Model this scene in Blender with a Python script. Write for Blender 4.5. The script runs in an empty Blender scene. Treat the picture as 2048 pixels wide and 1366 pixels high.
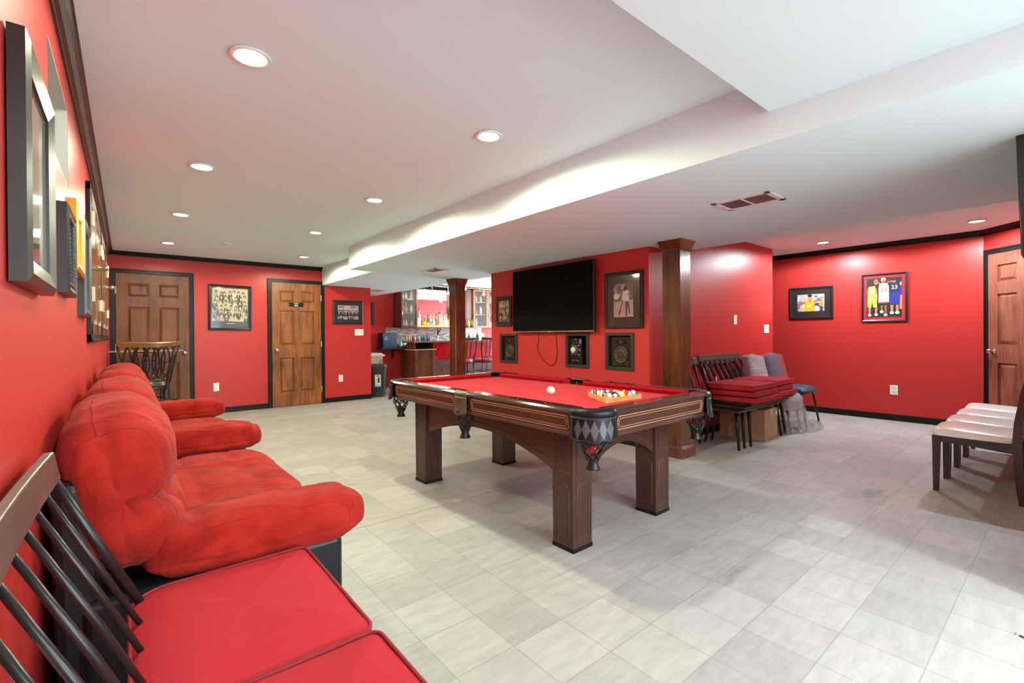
import bpy, math, random
from mathutils import Vector, Matrix, noise
random.seed(7)
SC = bpy.context.scene
COL = SC.collection
PI = math.pi
# ------------------------------------------------------------------ camera
cam_d = bpy.data.cameras.new('camera')
cam = bpy.data.objects.new('camera', cam_d); COL.objects.link(cam)
F_PX, YAW, PITCH, ROLL = 935.04, math.radians(39.541), math.radians(-0.1814), math.radians(-0.4157)
cam_d.sensor_width = 36.0; cam_d.sensor_fit = 'HORIZONTAL'
cam_d.lens = 36.0 * F_PX / 2048.0
cam_d.shift_y = -11.36 / 2048.0
cam_d.clip_start = 0.02; cam_d.clip_end = 60
Fv = Vector((math.sin(YAW) * math.cos(PITCH), math.cos(YAW) * math.cos(PITCH), math.sin(PITCH)))
Rv = Vector((math.cos(YAW), -math.sin(YAW), 0)); Uv = Rv.cross(Fv)
R2 = Rv * math.cos(ROLL) + Uv * math.sin(ROLL)
U2 = -Rv * math.sin(ROLL) + Uv * math.cos(ROLL)
cam.matrix_world = Matrix(((R2.x, U2.x, -Fv.x, 0), (R2.y, U2.y, -Fv.y, 0), (R2.z, U2.z, -Fv.z, 1.16), (0, 0, 0, 1)))
SC.camera = cam
# ------------------------------------------------------------------ world, exposure
w = bpy.data.worlds.new('world'); SC.world = w; w.use_nodes = True
w.node_tree.nodes['Background'].inputs[0].default_value = (0.86, 0.94, 1.0, 1)
w.node_tree.nodes['Background'].inputs[1].default_value = 9.0
SC.view_settings.view_transform = 'Standard'; SC.view_settings.look = 'None'
SC.view_settings.gamma = 1.0; SC.view_settings.use_curve_mapping = False
SC.view_settings.exposure = 0.48
WARM = (0.92, 0.93, 0.66); COOL = (0.84, 0.99, 1.02)
E_WARM, E_COOL, E_BACK, E_BAR = 54.0, 105.0, 45.0, 5.0
ZC, ZS, ZB = 2.33, 2.03, 2.168            # ceiling, soffit, beam undersides
XL, YF, XR = -0.185, 8.29, 7.711          # left wall, far wall, right wall
YM = 2.73                                  # wall behind the benches
# ------------------------------------------------------------------ materials
MATS = {}
def mat(name, col, rough=0.6, metal=0.0, spec=0.5, coat=0.0, emit=None, estr=0.0, alpha=1.0, trans=0.0, bump=0.0, bscale=60.0, var=0.0, vscale=6.0, sheen=0.0, aniso=None, ior=1.45):
    if name in MATS: return MATS[name]
    m = bpy.data.materials.new(name); m.use_nodes = True
    nt = m.node_tree; b = nt.nodes['Principled BSDF']
    b.inputs['Base Color'].default_value = (*col, 1); b.inputs['Roughness'].default_value = rough
    b.inputs['Metallic'].default_value = metal; b.inputs['Specular IOR Level'].default_value = spec
    b.inputs['Coat Weight'].default_value = coat; b.inputs['Coat Roughness'].default_value = 0.06
    b.inputs['Transmission Weight'].default_value = trans; b.inputs['Alpha'].default_value = alpha
    b.inputs['Sheen Weight'].default_value = sheen; b.inputs['IOR'].default_value = ior
    if emit: b.inputs['Emission Color'].default_value = (*emit, 1); b.inputs['Emission Strength'].default_value = estr
    tc = nt.nodes.new('ShaderNodeTexCoord')
    if var > 0:
        n = nt.nodes.new('ShaderNodeTexNoise'); n.inputs['Scale'].default_value = vscale; n.inputs['Detail'].default_value = 5
        mp = nt.nodes.new('ShaderNodeMapping'); mp.inputs['Scale'].default_value = aniso or (1, 1, 1)
        nt.links.new(tc.outputs['Object'], mp.inputs[0]); nt.links.new(mp.outputs[0], n.inputs['Vector'])
        r = nt.nodes.new('ShaderNodeValToRGB')
        r.color_ramp.elements[0].position = 0.3; r.color_ramp.elements[1].position = 0.7
        r.color_ramp.elements[0].color = (*[max(0, c * (1 - var)) for c in col], 1)
        r.color_ramp.elements[1].color = (*[min(1, c * (1 + var)) for c in col], 1)
        nt.links.new(n.outputs['Fac'], r.inputs[0]); nt.links.new(r.outputs[0], b.inputs['Base Color'])
    if bump > 0:
        n2 = nt.nodes.new('ShaderNodeTexNoise'); n2.inputs['Scale'].default_value = bscale; n2.inputs['Detail'].default_value = 4
        nt.links.new(tc.outputs['Object'], n2.inputs['Vector'])
        bp = nt.nodes.new('ShaderNodeBump'); bp.inputs['Strength'].default_value = bump; bp.inputs['Distance'].default_value = 0.01
        nt.links.new(n2.outputs['Fac'], bp.inputs['Height']); nt.links.new(bp.outputs[0], b.inputs['Normal'])
    MATS[name] = m; return m
def wood(name, c0, c1, axis='z', rough=0.35, coat=0.3, scale=3.0, stretch=9.0):
    if name in MATS: return MATS[name]
    m = bpy.data.materials.new(name); m.use_nodes = True; nt = m.node_tree; b = nt.nodes['Principled BSDF']
    b.inputs['Roughness'].default_value = rough; b.inputs['Coat Weight'].default_value = coat; b.inputs['Coat Roughness'].default_value = 0.12
    tc = nt.nodes.new('ShaderNodeTexCoord'); mp = nt.nodes.new('ShaderNodeMapping')
    s = [scale * stretch] * 3; s['xyz'.index(axis)] = scale
    mp.inputs['Scale'].default_value = s
    nt.links.new(tc.outputs['Object'], mp.inputs[0])
    n = nt.nodes.new('ShaderNodeTexNoise'); n.inputs['Scale'].default_value = 1.0; n.inputs['Detail'].default_value = 6; n.inputs['Roughness'].default_value = 0.6; n.inputs['Distortion'].default_value = 1.2
    n3 = nt.nodes.new('ShaderNodeTexNoise'); n3.inputs['Scale'].default_value = 2.2; n3.inputs['Detail'].default_value = 2
    nt.links.new(mp.outputs[0], n.inputs['Vector']); nt.links.new(tc.outputs['Object'], n3.inputs['Vector'])
    mx = nt.nodes.new('ShaderNodeMath'); mx.operation = 'MULTIPLY_ADD'; mx.inputs[1].default_value = 0.45
    ad = nt.nodes.new('ShaderNodeMath'); ad.operation = 'MULTIPLY'; ad.inputs[1].default_value = 0.62
    nt.links.new(n.outputs['Fac'], ad.inputs[0]); nt.links.new(n3.outputs['Fac'], mx.inputs[0]); nt.links.new(ad.outputs[0], mx.inputs[2])
    r = nt.nodes.new('ShaderNodeValToRGB'); e = r.color_ramp.elements
    e[0].position = 0.38; e[1].position = 0.66; e[0].color = (*c0, 1); e[1].color = (*c1, 1)
    nt.links.new(mx.outputs[0], r.inputs[0]); nt.links.new(r.outputs[0], b.inputs['Base Color'])
    MATS[name] = m; return m
def floor_mat():
    m = bpy.data.materials.new('vinyl_tile'); m.use_nodes = True; nt = m.node_tree; b = nt.nodes['Principled BSDF']
    N = nt.nodes.new; L = nt.links.new
    g = N('ShaderNodeNewGeometry'); mp = N('ShaderNodeMapping'); mp.inputs['Location'].default_value = (-1.1035 + 0.2515 * 40, -0.588 + 0.2505 * 40, 0)
    L(g.outputs['Position'], mp.inputs[0])
    br = N('ShaderNodeTexBrick'); br.offset = 0.0; br.squash = 1.0
    br.inputs['Scale'].default_value = 1.0; br.inputs['Brick Width'].default_value = 0.2515; br.inputs['Row Height'].default_value = 0.2505
    br.inputs['Mortar Size'].default_value = 0.003; br.inputs['Mortar Smooth'].default_value = 0.6
    br.inputs['Color1'].default_value = (0.435, 0.422, 0.392, 1); br.inputs['Color2'].default_value = (0.352, 0.342, 0.318, 1); br.inputs['Mortar'].default_value = (0.30, 0.29, 0.265, 1)
    L(mp.outputs[0], br.inputs['Vector'])
    m2 = N('ShaderNodeMapping'); m2.inputs['Scale'].default_value = (4, 14, 1); L(g.outputs['Position'], m2.inputs[0])
    n = N('ShaderNodeTexNoise'); n.inputs['Scale'].default_value = 1.6; n.inputs['Detail'].default_value = 7; n.inputs['Roughness'].default_value = 0.65
    L(m2.outputs[0], n.inputs['Vector'])
    n2 = N('ShaderNodeTexNoise'); n2.inputs['Scale'].default_value = 0.9; n2.inputs['Detail'].default_value = 4; L(g.outputs['Position'], n2.inputs['Vector'])
    mr = N('ShaderNodeMapRange'); mr.inputs[1].default_value = 0.3; mr.inputs[2].default_value = 0.72; mr.inputs[3].default_value = 0.86; mr.inputs[4].default_value = 1.12
    L(n.outputs['Fac'], mr.inputs[0])
    mr2 = N('ShaderNodeMapRange'); mr2.inputs[1].default_value = 0.3; mr2.inputs[2].default_value = 0.7; mr2.inputs[3].default_value = 0.93; mr2.inputs[4].default_value = 1.05
    L(n2.outputs['Fac'], mr2.inputs[0])
    mu = N('ShaderNodeMath'); mu.operation = 'MULTIPLY'; L(mr.outputs[0], mu.inputs[0]); L(mr2.outputs[0], mu.inputs[1])
    vm = N('ShaderNodeVectorMath'); vm.operation = 'SCALE'; L(br.outputs['Color'], vm.inputs[0]); L(mu.outputs[0], vm.inputs['Scale'])
    # sheet seam: a thin dark line across the floor
    sp = N('ShaderNodeSeparateXYZ'); L(g.outputs['Position'], sp.inputs[0])
    s1 = N('ShaderNodeMath'); s1.operation = 'SUBTRACT'; s1.inputs[1].default_value = 2.757; L(sp.outputs['Y'], s1.inputs[0])
    s2 = N('ShaderNodeMath'); s2.operation = 'ABSOLUTE'; L(s1.outputs[0], s2.inputs[0])
    s3 = N('ShaderNodeMath'); s3.operation = 'LESS_THAN'; s3.inputs[1].default_value = 0.0022; L(s2.outputs[0], s3.inputs[0])
    s4 = N('ShaderNodeMath'); s4.operation = 'LESS_THAN'; s4.inputs[1].default_value = 2.05; L(sp.outputs['X'], s4.inputs[0])
    s5 = N('ShaderNodeMath'); s5.operation = 'MULTIPLY'; L(s3.outputs[0], s5.inputs[0]); L(s4.outputs[0], s5.inputs[1])
    mix = N('ShaderNodeMix'); mix.data_type = 'RGBA'; L(s5.outputs[0], mix.inputs['Factor']); L(vm.outputs[0], mix.inputs['A']); mix.inputs['B'].default_value = (0.10, 0.085, 0.07, 1)
    cur = mix.outputs['Result']
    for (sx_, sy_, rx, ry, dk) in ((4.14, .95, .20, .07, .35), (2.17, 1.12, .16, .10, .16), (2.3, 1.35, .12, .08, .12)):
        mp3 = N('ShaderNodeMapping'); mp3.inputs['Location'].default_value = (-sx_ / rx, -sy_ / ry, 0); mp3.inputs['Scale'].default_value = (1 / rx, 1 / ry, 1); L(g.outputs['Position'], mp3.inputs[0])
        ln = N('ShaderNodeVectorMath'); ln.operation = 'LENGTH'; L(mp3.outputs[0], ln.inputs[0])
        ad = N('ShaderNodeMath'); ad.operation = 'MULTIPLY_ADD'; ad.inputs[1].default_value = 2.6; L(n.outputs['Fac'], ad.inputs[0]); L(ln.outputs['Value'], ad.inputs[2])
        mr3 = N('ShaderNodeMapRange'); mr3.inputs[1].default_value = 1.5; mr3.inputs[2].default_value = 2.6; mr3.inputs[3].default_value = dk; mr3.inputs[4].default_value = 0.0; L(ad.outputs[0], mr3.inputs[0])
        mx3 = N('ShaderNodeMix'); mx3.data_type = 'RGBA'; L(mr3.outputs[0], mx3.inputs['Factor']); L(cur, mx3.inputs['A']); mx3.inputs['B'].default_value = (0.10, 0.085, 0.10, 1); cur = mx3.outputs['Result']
    L(cur, b.inputs['Base Color'])
    b.inputs['Roughness'].default_value = 0.5; b.inputs['Specular IOR Level'].default_value = 0.35
    bp = N('ShaderNodeBump'); bp.inputs['Strength'].default_value = 0.12; bp.inputs['Distance'].default_value = 0.004; L(n.outputs['Fac'], bp.inputs['Height']); L(bp.outputs[0], b.inputs['Normal'])
    return m
M_FLOOR = floor_mat()
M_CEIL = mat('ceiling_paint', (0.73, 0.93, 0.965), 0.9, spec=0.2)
M_RED = mat('red_wall_paint', (0.50, 0.034, 0.030), 0.38, spec=0.4, bump=0.05, bscale=90)
M_WINE = M_RED
M_BLACK = mat('black_trim_paint', (0.008, 0.0075, 0.007), 0.4, spec=0.3)
M_BFRAME = mat('black_frame', (0.016, 0.016, 0.017), 0.35)
M_CROWN = wood('dark_walnut_crown', (0.020, 0.010, 0.006), (0.050, 0.025, 0.016), 'y', 0.3, 0.3, 2.0)
M_DOOR = wood('stained_door_wood', (0.085, 0.022, 0.004), (0.33, 0.105, 0.020), 'z', 0.48, 0.0, 2.0)
M_DOORD = wood('dark_stained_door_wood', (0.060, 0.015, 0.004), (0.20, 0.060, 0.013), 'z', 0.5, 0.0, 1.6)
M_DOORR = wood('reddish_door_wood', (0.14, 0.034, 0.019), (0.34, 0.11, 0.066), 'z', 0.4, 0.15, 2.0)
M_COLW = wood('column_wood', (0.036, 0.010, 0.004), (0.15, 0.044, 0.011), 'z', 0.22, 0.6, 2.2)
M_BARW = wood('bar_wood', (0.045, 0.014, 0.008), (0.17, 0.055, 0.02), 'z', 0.3, 0.3, 2.2)
M_TABW = wood('pool_table_wood', (0.034, 0.014, 0.009), (0.080, 0.033, 0.020), 'z', 0.36, 0.12, 3.0, 12)
M_TABL = wood('pool_table_wood_long', (0.060, 0.017, 0.009), (0.120, 0.040, 0.021), 'y', 0.32, 0.2, 2.0, 10)
M_TABX = wood('pool_table_wood_short', (0.045, 0.017, 0.011), (0.090, 0.034, 0.021), 'x', 0.32, 0.2, 2.0, 10)
M_RAIL = wood('polished_rail_wood', (0.030, 0.007, 0.005), (0.065, 0.016, 0.009), 'y', 0.07, 1.0, 2.0, 8)
M_BEAD = mat('tan_bead', (0.36, 0.19, 0.11), 0.35)
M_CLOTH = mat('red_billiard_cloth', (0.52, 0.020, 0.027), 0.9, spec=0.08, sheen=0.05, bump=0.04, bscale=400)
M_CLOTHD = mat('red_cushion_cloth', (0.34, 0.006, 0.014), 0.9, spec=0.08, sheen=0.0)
M_LEATH = mat('black_leather', (0.008, 0.009, 0.012), 0.34, spec=0.35, bump=0.04, bscale=220)
M_LEATH2 = mat('grey_leather_diamond', (0.075, 0.080, 0.088), 0.35)
M_POCK = mat('pocket_net_rubber', (0.015, 0.014, 0.014), 0.35)
M_BRASS = mat('dull_bronze_leather', (0.12, 0.095, 0.055), 0.35, metal=0.3)
M_PEARL = mat('pearl_sight', (0.7, 0.7, 0.65), 0.2)
M_SUEDE = mat('red_microfiber', (0.47, 0.030, 0.018), 0.9, spec=0.1, sheen=0.06, bump=0.35, bscale=35, var=0.14, vscale=9)
def suede():
    m = bpy.data.materials.new('red_tufted_microfiber'); m.use_nodes = True; nt = m.node_tree; b = nt.nodes['Principled BSDF']; N = nt.nodes.new; L = nt.links.new
    tc = N('ShaderNodeTexCoord'); b.inputs['Roughness'].default_value = 0.95; b.inputs['Specular IOR Level'].default_value = 0.08; b.inputs['Sheen Weight'].default_value = 0.05
    n1 = N('ShaderNodeTexNoise'); n1.inputs['Scale'].default_value = 7; n1.inputs['Detail'].default_value = 6; n1.inputs['Distortion'].default_value = 0.8
    r = N('ShaderNodeValToRGB'); r.color_ramp.elements[0].position = .33; r.color_ramp.elements[1].position = .68
    r.color_ramp.elements[0].color = (0.25, 0.012, 0.008, 1); r.color_ramp.elements[1].color = (0.40, 0.026, 0.016, 1)
    L(tc.outputs['Object'], n1.inputs['Vector']); L(n1.outputs['Fac'], r.inputs[0]); L(r.outputs[0], b.inputs['Base Color'])
    mp = N('ShaderNodeMapping'); mp.inputs['Scale'].default_value = (3.5, 9, 5); n2 = N('ShaderNodeTexNoise'); n2.inputs['Scale'].default_value = 1.4; n2.inputs['Detail'].default_value = 3; n2.inputs['Distortion'].default_value = 1.3
    L(tc.outputs['Object'], mp.inputs[0]); L(mp.outputs[0], n2.inputs['Vector'])
    bp = N('ShaderNodeBump'); bp.inputs['Strength'].default_value = 0.6; bp.inputs['Distance'].default_value = 0.02; L(n2.outputs['Fac'], bp.inputs['Height'])
    n3 = N('ShaderNodeTexNoise'); n3.inputs['Scale'].default_value = 240; L(tc.outputs['Object'], n3.inputs['Vector'])
    b2 = N('ShaderNodeBump'); b2.inputs['Strength'].default_value = 0.2; b2.inputs['Distance'].default_value = 0.002; L(n3.outputs['Fac'], b2.inputs['Height']); L(bp.outputs[0], b2.inputs['Normal']); L(b2.outputs[0], b.inputs['Normal'])
    return m
M_SUEDE = suede()
M_LINEN = mat('red_linen', (0.42, 0.022, 0.034), 0.85, spec=0.2, bump=0.12, bscale=500, var=0.06, vscale=120)
M_PIPE = mat('red_piping', (0.26, 0.012, 0.022), 0.8)
M_CHAIRB = mat('black_lacquered_wood', (0.014, 0.012, 0.012), 0.28)
M_CHAIRR = wood('dark_grey_rail_wood', (0.042, 0.037, 0.031), (0.075, 0.066, 0.055), 'x', 0.35, 0.1, 3.0)
M_WHITE = mat('white_plastic', (0.82, 0.82, 0.80), 0.35)
M_VINYLW = mat('white_vinyl_seat', (0.80, 0.80, 0.79), 0.22, spec=0.5, coat=0.2)
M_ESP = wood('espresso_wood', (0.022, 0.010, 0.009), (0.05, 0.022, 0.018), 'z', 0.3, 0.3, 3.0)
M_SLATE = mat('dark_slate_apron', (0.035, 0.036, 0.05), 0.35)
M_CHROME = mat('satin_nickel', (0.62, 0.60, 0.56), 0.18, metal=1.0)
M_BRASSH = mat('brass_hinge', (0.66, 0.52, 0.34), 0.3, metal=1.0)
M_TVS = mat('tv_screen', (0.0015, 0.0015, 0.0018), 0.5, spec=0.08)
M_TVB = mat('tv_bezel', (0.02, 0.02, 0.02), 0.25)
M_SILV = mat('silver_strip', (0.5, 0.48, 0.45), 0.3, metal=1.0)
M_CARD = mat('cardboard', (0.40, 0.26, 0.15), 0.8, var=0.06, vscale=5)
M_TAPE = mat('packing_tape', (0.50, 0.37, 0.24), 0.25)
M_DARKIN = mat('dark_interior', (0.006, 0.005, 0.005), 0.8)
M_GOLD = mat('gold_frame', (0.62, 0.30, 0.035), 0.3, metal=0.5)
M_BULB = mat('lamp_diffuser', (1, 1, 1), 0.5, emit=(1.0, 0.97, 0.93), estr=14.0)
M_GLOW = mat('bar_bulb', (1, 1, 1), 0.5, emit=(1.0, 0.86, 0.62), estr=22.0)
M_LED = mat('amber_led', (1, 1, 1), 0.5, emit=(1.0, 0.62, 0.22), estr=9.0)
M_MIRROR = mat('mirror', (0.85, 0.85, 0.85), 0.02, metal=1.0)
M_MAT = mat('dark_mat_board', (0.022, 0.026, 0.028), 0.25, coat=0.6)
M_MATBR = mat('brown_mat_board', (0.045, 0.026, 0.020), 0.2, coat=0.8)
M_GREYF = mat('grey_wood_frame', (0.020, 0.017, 0.014), 0.28)
M_GLASS = mat('clear_glass', (0.92, 0.95, 0.94), 0.02, trans=1.0, spec=0.5)
M_IRON = mat('bronze_iron', (0.035, 0.028, 0.02), 0.35, metal=0.5)
M_SEATB = mat('brown_leather_seat', (0.09, 0.065, 0.045), 0.25)
M_BLUEV = mat('blue_vinyl', (0.014, 0.045, 0.10), 0.55, bump=0.1, bscale=200)
M_PLAID = mat('purple_plaid_fabric', (0.06, 0.035, 0.09), 0.7, var=0.5, vscale=14, aniso=(1, 1, 3))
def plastic(name='plastic_film', a=0.45):
    if name in MATS: return MATS[name]
    m = bpy.data.materials.new(name); m.use_nodes = True; nt = m.node_tree
    b = nt.nodes['Principled BSDF']; b.inputs['Base Color'].default_value = (0.90, 0.91, 0.92, 1); b.inputs['Roughness'].default_value = 0.12
    b.inputs['Alpha'].default_value = a
    n = nt.nodes.new('ShaderNodeTexNoise'); n.inputs['Scale'].default_value = 11; n.inputs['Detail'].default_value = 3; n.inputs['Distortion'].default_value = 3.0
    bp = nt.nodes.new('ShaderNodeBump'); bp.inputs['Strength'].default_value = 1.0; bp.inputs['Distance'].default_value = 0.05
    nt.links.new(n.outputs['Fac'], bp.inputs['Height']); nt.links.new(bp.outputs[0], b.inputs['Normal'])
    MATS[name] = m; return m
M_FILM = plastic(a=0.42); M_FILM2 = plastic('thick_plastic_film', 0.66)
# ------------------------------------------------------------------ mesh builder
class MB:
    def __init__(s): s.v = []; s.f = []; s.m = []
    def add(s, vs, fs, mi=0):
        o = len(s.v); s.v += [tuple(v) for v in vs]; s.f += [tuple(i + o for i in f) for f in fs]; s.m += [mi] * len(fs); return s
    def box(s, x0, x1, y0, y1, z0, z1, mi=0):
        return s.add([(x0, y0, z0), (x1, y0, z0), (x1, y1, z0), (x0, y1, z0), (x0, y0, z1), (x1, y0, z1), (x1, y1, z1), (x0, y1, z1)],
                     [(0, 3, 2, 1), (4, 5, 6, 7), (0, 1, 5, 4), (1, 2, 6, 5), (2, 3, 7, 6), (3, 0, 4, 7)], mi)
    def hexa(s, b, t, mi=0):
        return s.add(list(b) + list(t), [(0, 3, 2, 1), (4, 5, 6, 7), (0, 1, 5, 4), (1, 2, 6, 5), (2, 3, 7, 6), (3, 0, 4, 7)], mi)
    def tube(s, pts, r, n=8, cap=True, closed=False, mi=0, flat=1.0, up=None):
        pts = [Vector(p) for p in pts]; k = len(pts)
        rs = r if isinstance(r, (list, tuple)) else [r] * k
        rings = []; prev = None
        for i, p in enumerate(pts):
            if closed: d = pts[(i + 1) % k] - pts[i - 1]
            else: d = pts[min(i + 1, k - 1)] - pts[max(i - 1, 0)]
            d.normalize()
            if prev is None:
                a = Vector(up) if up else (Vector((0, 0, 1)) if abs(d.z) < 0.9 else Vector((1, 0, 0)))
            else: a = prev
            b = d.cross(a)
            if b.length < 1e-6: b = d.cross(Vector((0.3, 1, 0.2)))
            b.normalize(); a = b.cross(d); a.normalize(); prev = a
            rings.append([p + (a * math.cos(2 * PI * j / n) * flat + b * math.sin(2 * PI * j / n)) * rs[i] for j in range(n)])
        vs = [v for rg in rings for v in rg]; fs = []
        for i in range(k if closed else k - 1):
            i2 = (i + 1) % k
            for j in range(n): fs.append((i * n + j, i * n + (j + 1) % n, i2 * n + (j + 1) % n, i2 * n + j))
        if cap and not closed: fs.append(tuple(range(n - 1, -1, -1))); fs.append(tuple((k - 1) * n + j for j in range(n)))
        return s.add(vs, fs, mi)
    def cyl(s, p0, p1, r0, r1=None, n=16, mi=0): return s.tube([p0, p1], [r0, r0 if r1 is None else r1], n, mi=mi)
    def lathe(s, prof, c=(0, 0, 0), n=20, axis='z', mi=0, cap=True):
        vs = []; fs = []; k = len(prof)
        for (r, h) in prof:
            for j in range(n):
                a = 2 * PI * j / n; x, y = r * math.cos(a), r * math.sin(a)
                p = {'z': (x, y, h), 'x': (h, x, y), 'y': (y, h, x)}[axis]
                vs.append((p[0] + c[0], p[1] + c[1], p[2] + c[2]))
        for i in range(k - 1):
            for j in range(n): fs.append((i * n + j, i * n + (j + 1) % n, (i + 1) * n + (j + 1) % n, (i + 1) * n + j))
        if cap: fs.append(tuple(range(n - 1, -1, -1))); fs.append(tuple((k - 1) * n + j for j in range(n)))
        return s.add(vs, fs, mi)
    def prism(s, poly, z0, z1, plane='xy', mi=0):
        n = len(poly)
        def P(a, b, h): return {'xy': (a, b, h), 'xz': (a, h, b), 'yz': (h, a, b)}[plane]
        vs = [P(a, b, z0) for a, b in poly] + [P(a, b, z1) for a, b in poly]
        fs = [tuple(range(n - 1, -1, -1)), tuple(range(n, 2 * n))] + [(i, (i + 1) % n, n + (i + 1) % n, n + i) for i in range(n)]
        return s.add(vs, fs, mi)
    def sphere(s, c, r, n=16, mi=0, sc=(1, 1, 1)):
        vs = []; fs = []; m = n // 2
        vs.append((c[0], c[1], c[2] - r * sc[2]))
        for i in range(1, m):
            t = PI * i / m - PI / 2
            for j in range(n):
                a = 2 * PI * j / n; vs.append((c[0] + r * sc[0] * math.cos(t) * math.cos(a), c[1] + r * sc[1] * math.cos(t) * math.sin(a), c[2] + r * sc[2] * math.sin(t)))
        vs.append((c[0], c[1], c[2] + r * sc[2])); top = len(vs) - 1
        for j in range(n): fs.append((0, 1 + (j + 1) % n, 1 + j)); fs.append((top, 1 + (m - 2) * n + j, 1 + (m - 2) * n + (j + 1) % n))
        for i in range(m - 2):
            for j in range(n): fs.append((1 + i * n + j, 1 + i * n + (j + 1) % n, 1 + (i + 1) * n + (j + 1) % n, 1 + (i + 1) * n + j))
        return s.add(vs, fs, mi)
    def grid(s, fn, nu, nv, mi=0, wrapu=False):
        vs = [fn(i / (nu if wrapu else nu - 1), j / (nv - 1)) for i in range(nu) for j in range(nv)]; fs = []
        for i in range(nu if wrapu else nu - 1):
            for j in range(nv - 1):
                i2 = (i + 1) % nu; fs.append((i * nv + j, i2 * nv + j, i2 * nv + j + 1, i * nv + j + 1))
        return s.add(vs, fs, mi)
    def xf(s, M):
        s.v = [tuple(M @ Vector(v)) for v in s.v]; return s
    def build(s, name, mats, parent=None, bevel=0.0, smooth=False, sub=0, loc=None, fix=True, seg=2):
        me = bpy.data.meshes.new(name); me.from_pydata(s.v, [], s.f)
        if not isinstance(mats, (list, tuple)): mats = [mats]
        for mm in mats: me.materials.append(mm)
        me.polygons.foreach_set('material_index', s.m)
        if smooth: me.polygons.foreach_set('use_smooth', [True] * len(s.f))
        me.update()
        if fix:
            import bmesh
            b = bmesh.new(); b.from_mesh(me); bmesh.ops.recalc_face_normals(b, faces=b.faces); b.to_mesh(me); b.free()
        o = bpy.data.objects.new(name, me); COL.objects.link(o)
        if parent: o.parent = parent
        if loc: o.location = loc
        if bevel > 0:
            md = o.modifiers.new('bevel', 'BEVEL'); md.width = bevel; md.segments = seg; md.limit_method = 'ANGLE'; md.angle_limit = math.radians(35)
        if sub > 0:
            md = o.modifiers.new('sub', 'SUBSURF'); md.levels = sub; md.render_levels = sub
        if smooth and (bevel > 0):
            pass
        return o
def tag(o, label, cat, group=None, kind=None):
    if label: o['label'] = label
    if cat: o['category'] = cat
    if group: o['group'] = group
    if kind: o['kind'] = kind
    return o
def thing(name, label, cat, loc=(0, 0, 0), rz=0.0, group=None):
    o = bpy.data.objects.new(name, None); COL.objects.link(o); o.empty_display_size = 0.1
    o.location = loc; o.rotation_euler = (0, 0, rz); tag(o, label, cat, group); return o
def kids(o): return [c for c in bpy.data.objects if c.parent == o]
def copy_tree(o, parent=None):
    c = o.copy(); COL.objects.link(c); c.parent = parent
    for ch in kids(o): copy_tree(ch, c)
    return c
def dup(o, loc, rz, label, group=None):
    c = copy_tree(o); c.location = loc; c.rotation_euler = (0, 0, rz); c['label'] = label
    if group: c['group'] = group
    return c
def struct(o):
    o['kind'] = 'structure'; return o
# ------------------------------------------------------------------ structure
struct(MB().box(-0.5, 9.5, -3.2, 10.3, -0.1, 0.0).build('floor', M_FLOOR))
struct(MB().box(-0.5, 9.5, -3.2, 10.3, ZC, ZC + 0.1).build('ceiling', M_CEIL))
# dropped part of the ceiling, a stepped footprint
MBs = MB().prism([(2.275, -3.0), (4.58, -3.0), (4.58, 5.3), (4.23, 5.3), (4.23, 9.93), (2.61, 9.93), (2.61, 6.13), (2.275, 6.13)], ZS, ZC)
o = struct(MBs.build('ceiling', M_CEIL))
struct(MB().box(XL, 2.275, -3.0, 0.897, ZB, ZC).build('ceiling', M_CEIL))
def slab_holes(axis, p0, p1, a0, a1, z0, z1, holes):
    """wall slab between p0..p1 on the given axis, spanning a0..a1, with rectangular holes (a0,a1,z0,z1)"""
    As = sorted({a0, a1, *[h[0] for h in holes], *[h[1] for h in holes]}); Zs = sorted({z0, z1, *[h[2] for h in holes], *[h[3] for h in holes]})
    m = MB()
    for i in range(len(As) - 1):
        for j in range(len(Zs) - 1):
            ca, cz = (As[i] + As[i + 1]) / 2, (Zs[j] + Zs[j + 1]) / 2
            if any(h[0] < ca < h[1] and h[2] < cz < h[3] for h in holes): continue
            if axis == 'x': m.box(p0, p1, As[i], As[i + 1], Zs[j], Zs[j + 1])
            else: m.box(As[i], As[i + 1], p0, p1, Zs[j], Zs[j + 1])
    return m
struct(slab_holes('x', XL - 0.3, XL, -3.0, 8.6, 0, ZC, [(2.07, 2.74, 1.80, 2.13)]).build('wall_left', M_RED))
# the white lined recess of the small high window
wn = bpy.data.objects.new('window_1', None); COL.objects.link(wn); wn.location = (XL, 2.405, 1.965); struct(wn)
m = MB(); t = 0.006
for b in ((-0.3, -0.001, -0.335, -0.335 + t, -0.165, 0.165), (-0.3, -0.001, 0.335 - t, 0.335, -0.165, 0.165), (-0.3, -0.001, -0.335, 0.335, -0.165, -0.165 + t), (-0.3, -0.001, -0.335, 0.335, 0.165 - t, 0.165)): m.box(*b)
m.build('window_reveal', mat('white_reveal', (0.42, 0.41, 0.39), 0.7), wn)
m = MB().box(-0.3, -0.28, -0.33, 0.33, -0.16, -0.12).box(-0.3, -0.28, -0.33, 0.33, 0.12, 0.16).box(-0.3, -0.28, -0.33, -0.29, -0.16, 0.16).box(-0.3, -0.28, 0.29, 0.33, -0.16, 0.16)
m.build('window_frame', M_WHITE, wn); MB().box(-0.295, -0.29, -0.29, 0.29, -0.12, 0.12).build('window_pane', mat('frosted_pane', (0.55, 0.57, 0.58), 0.3), wn)
struct(MB().box(XL, 3.475, YF, YF + 0.15, 0, ZC).build('wall_far', M_RED))
struct(MB().box(3.325, 3.475, YF + 0.15, 9.93, 0, ZC).build('wall_bar_side', M_WINE))
struct(MB().box(3.325, 8.6, 9.93, 10.1, 0, ZC).build('wall_bar', M_WINE))
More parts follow.
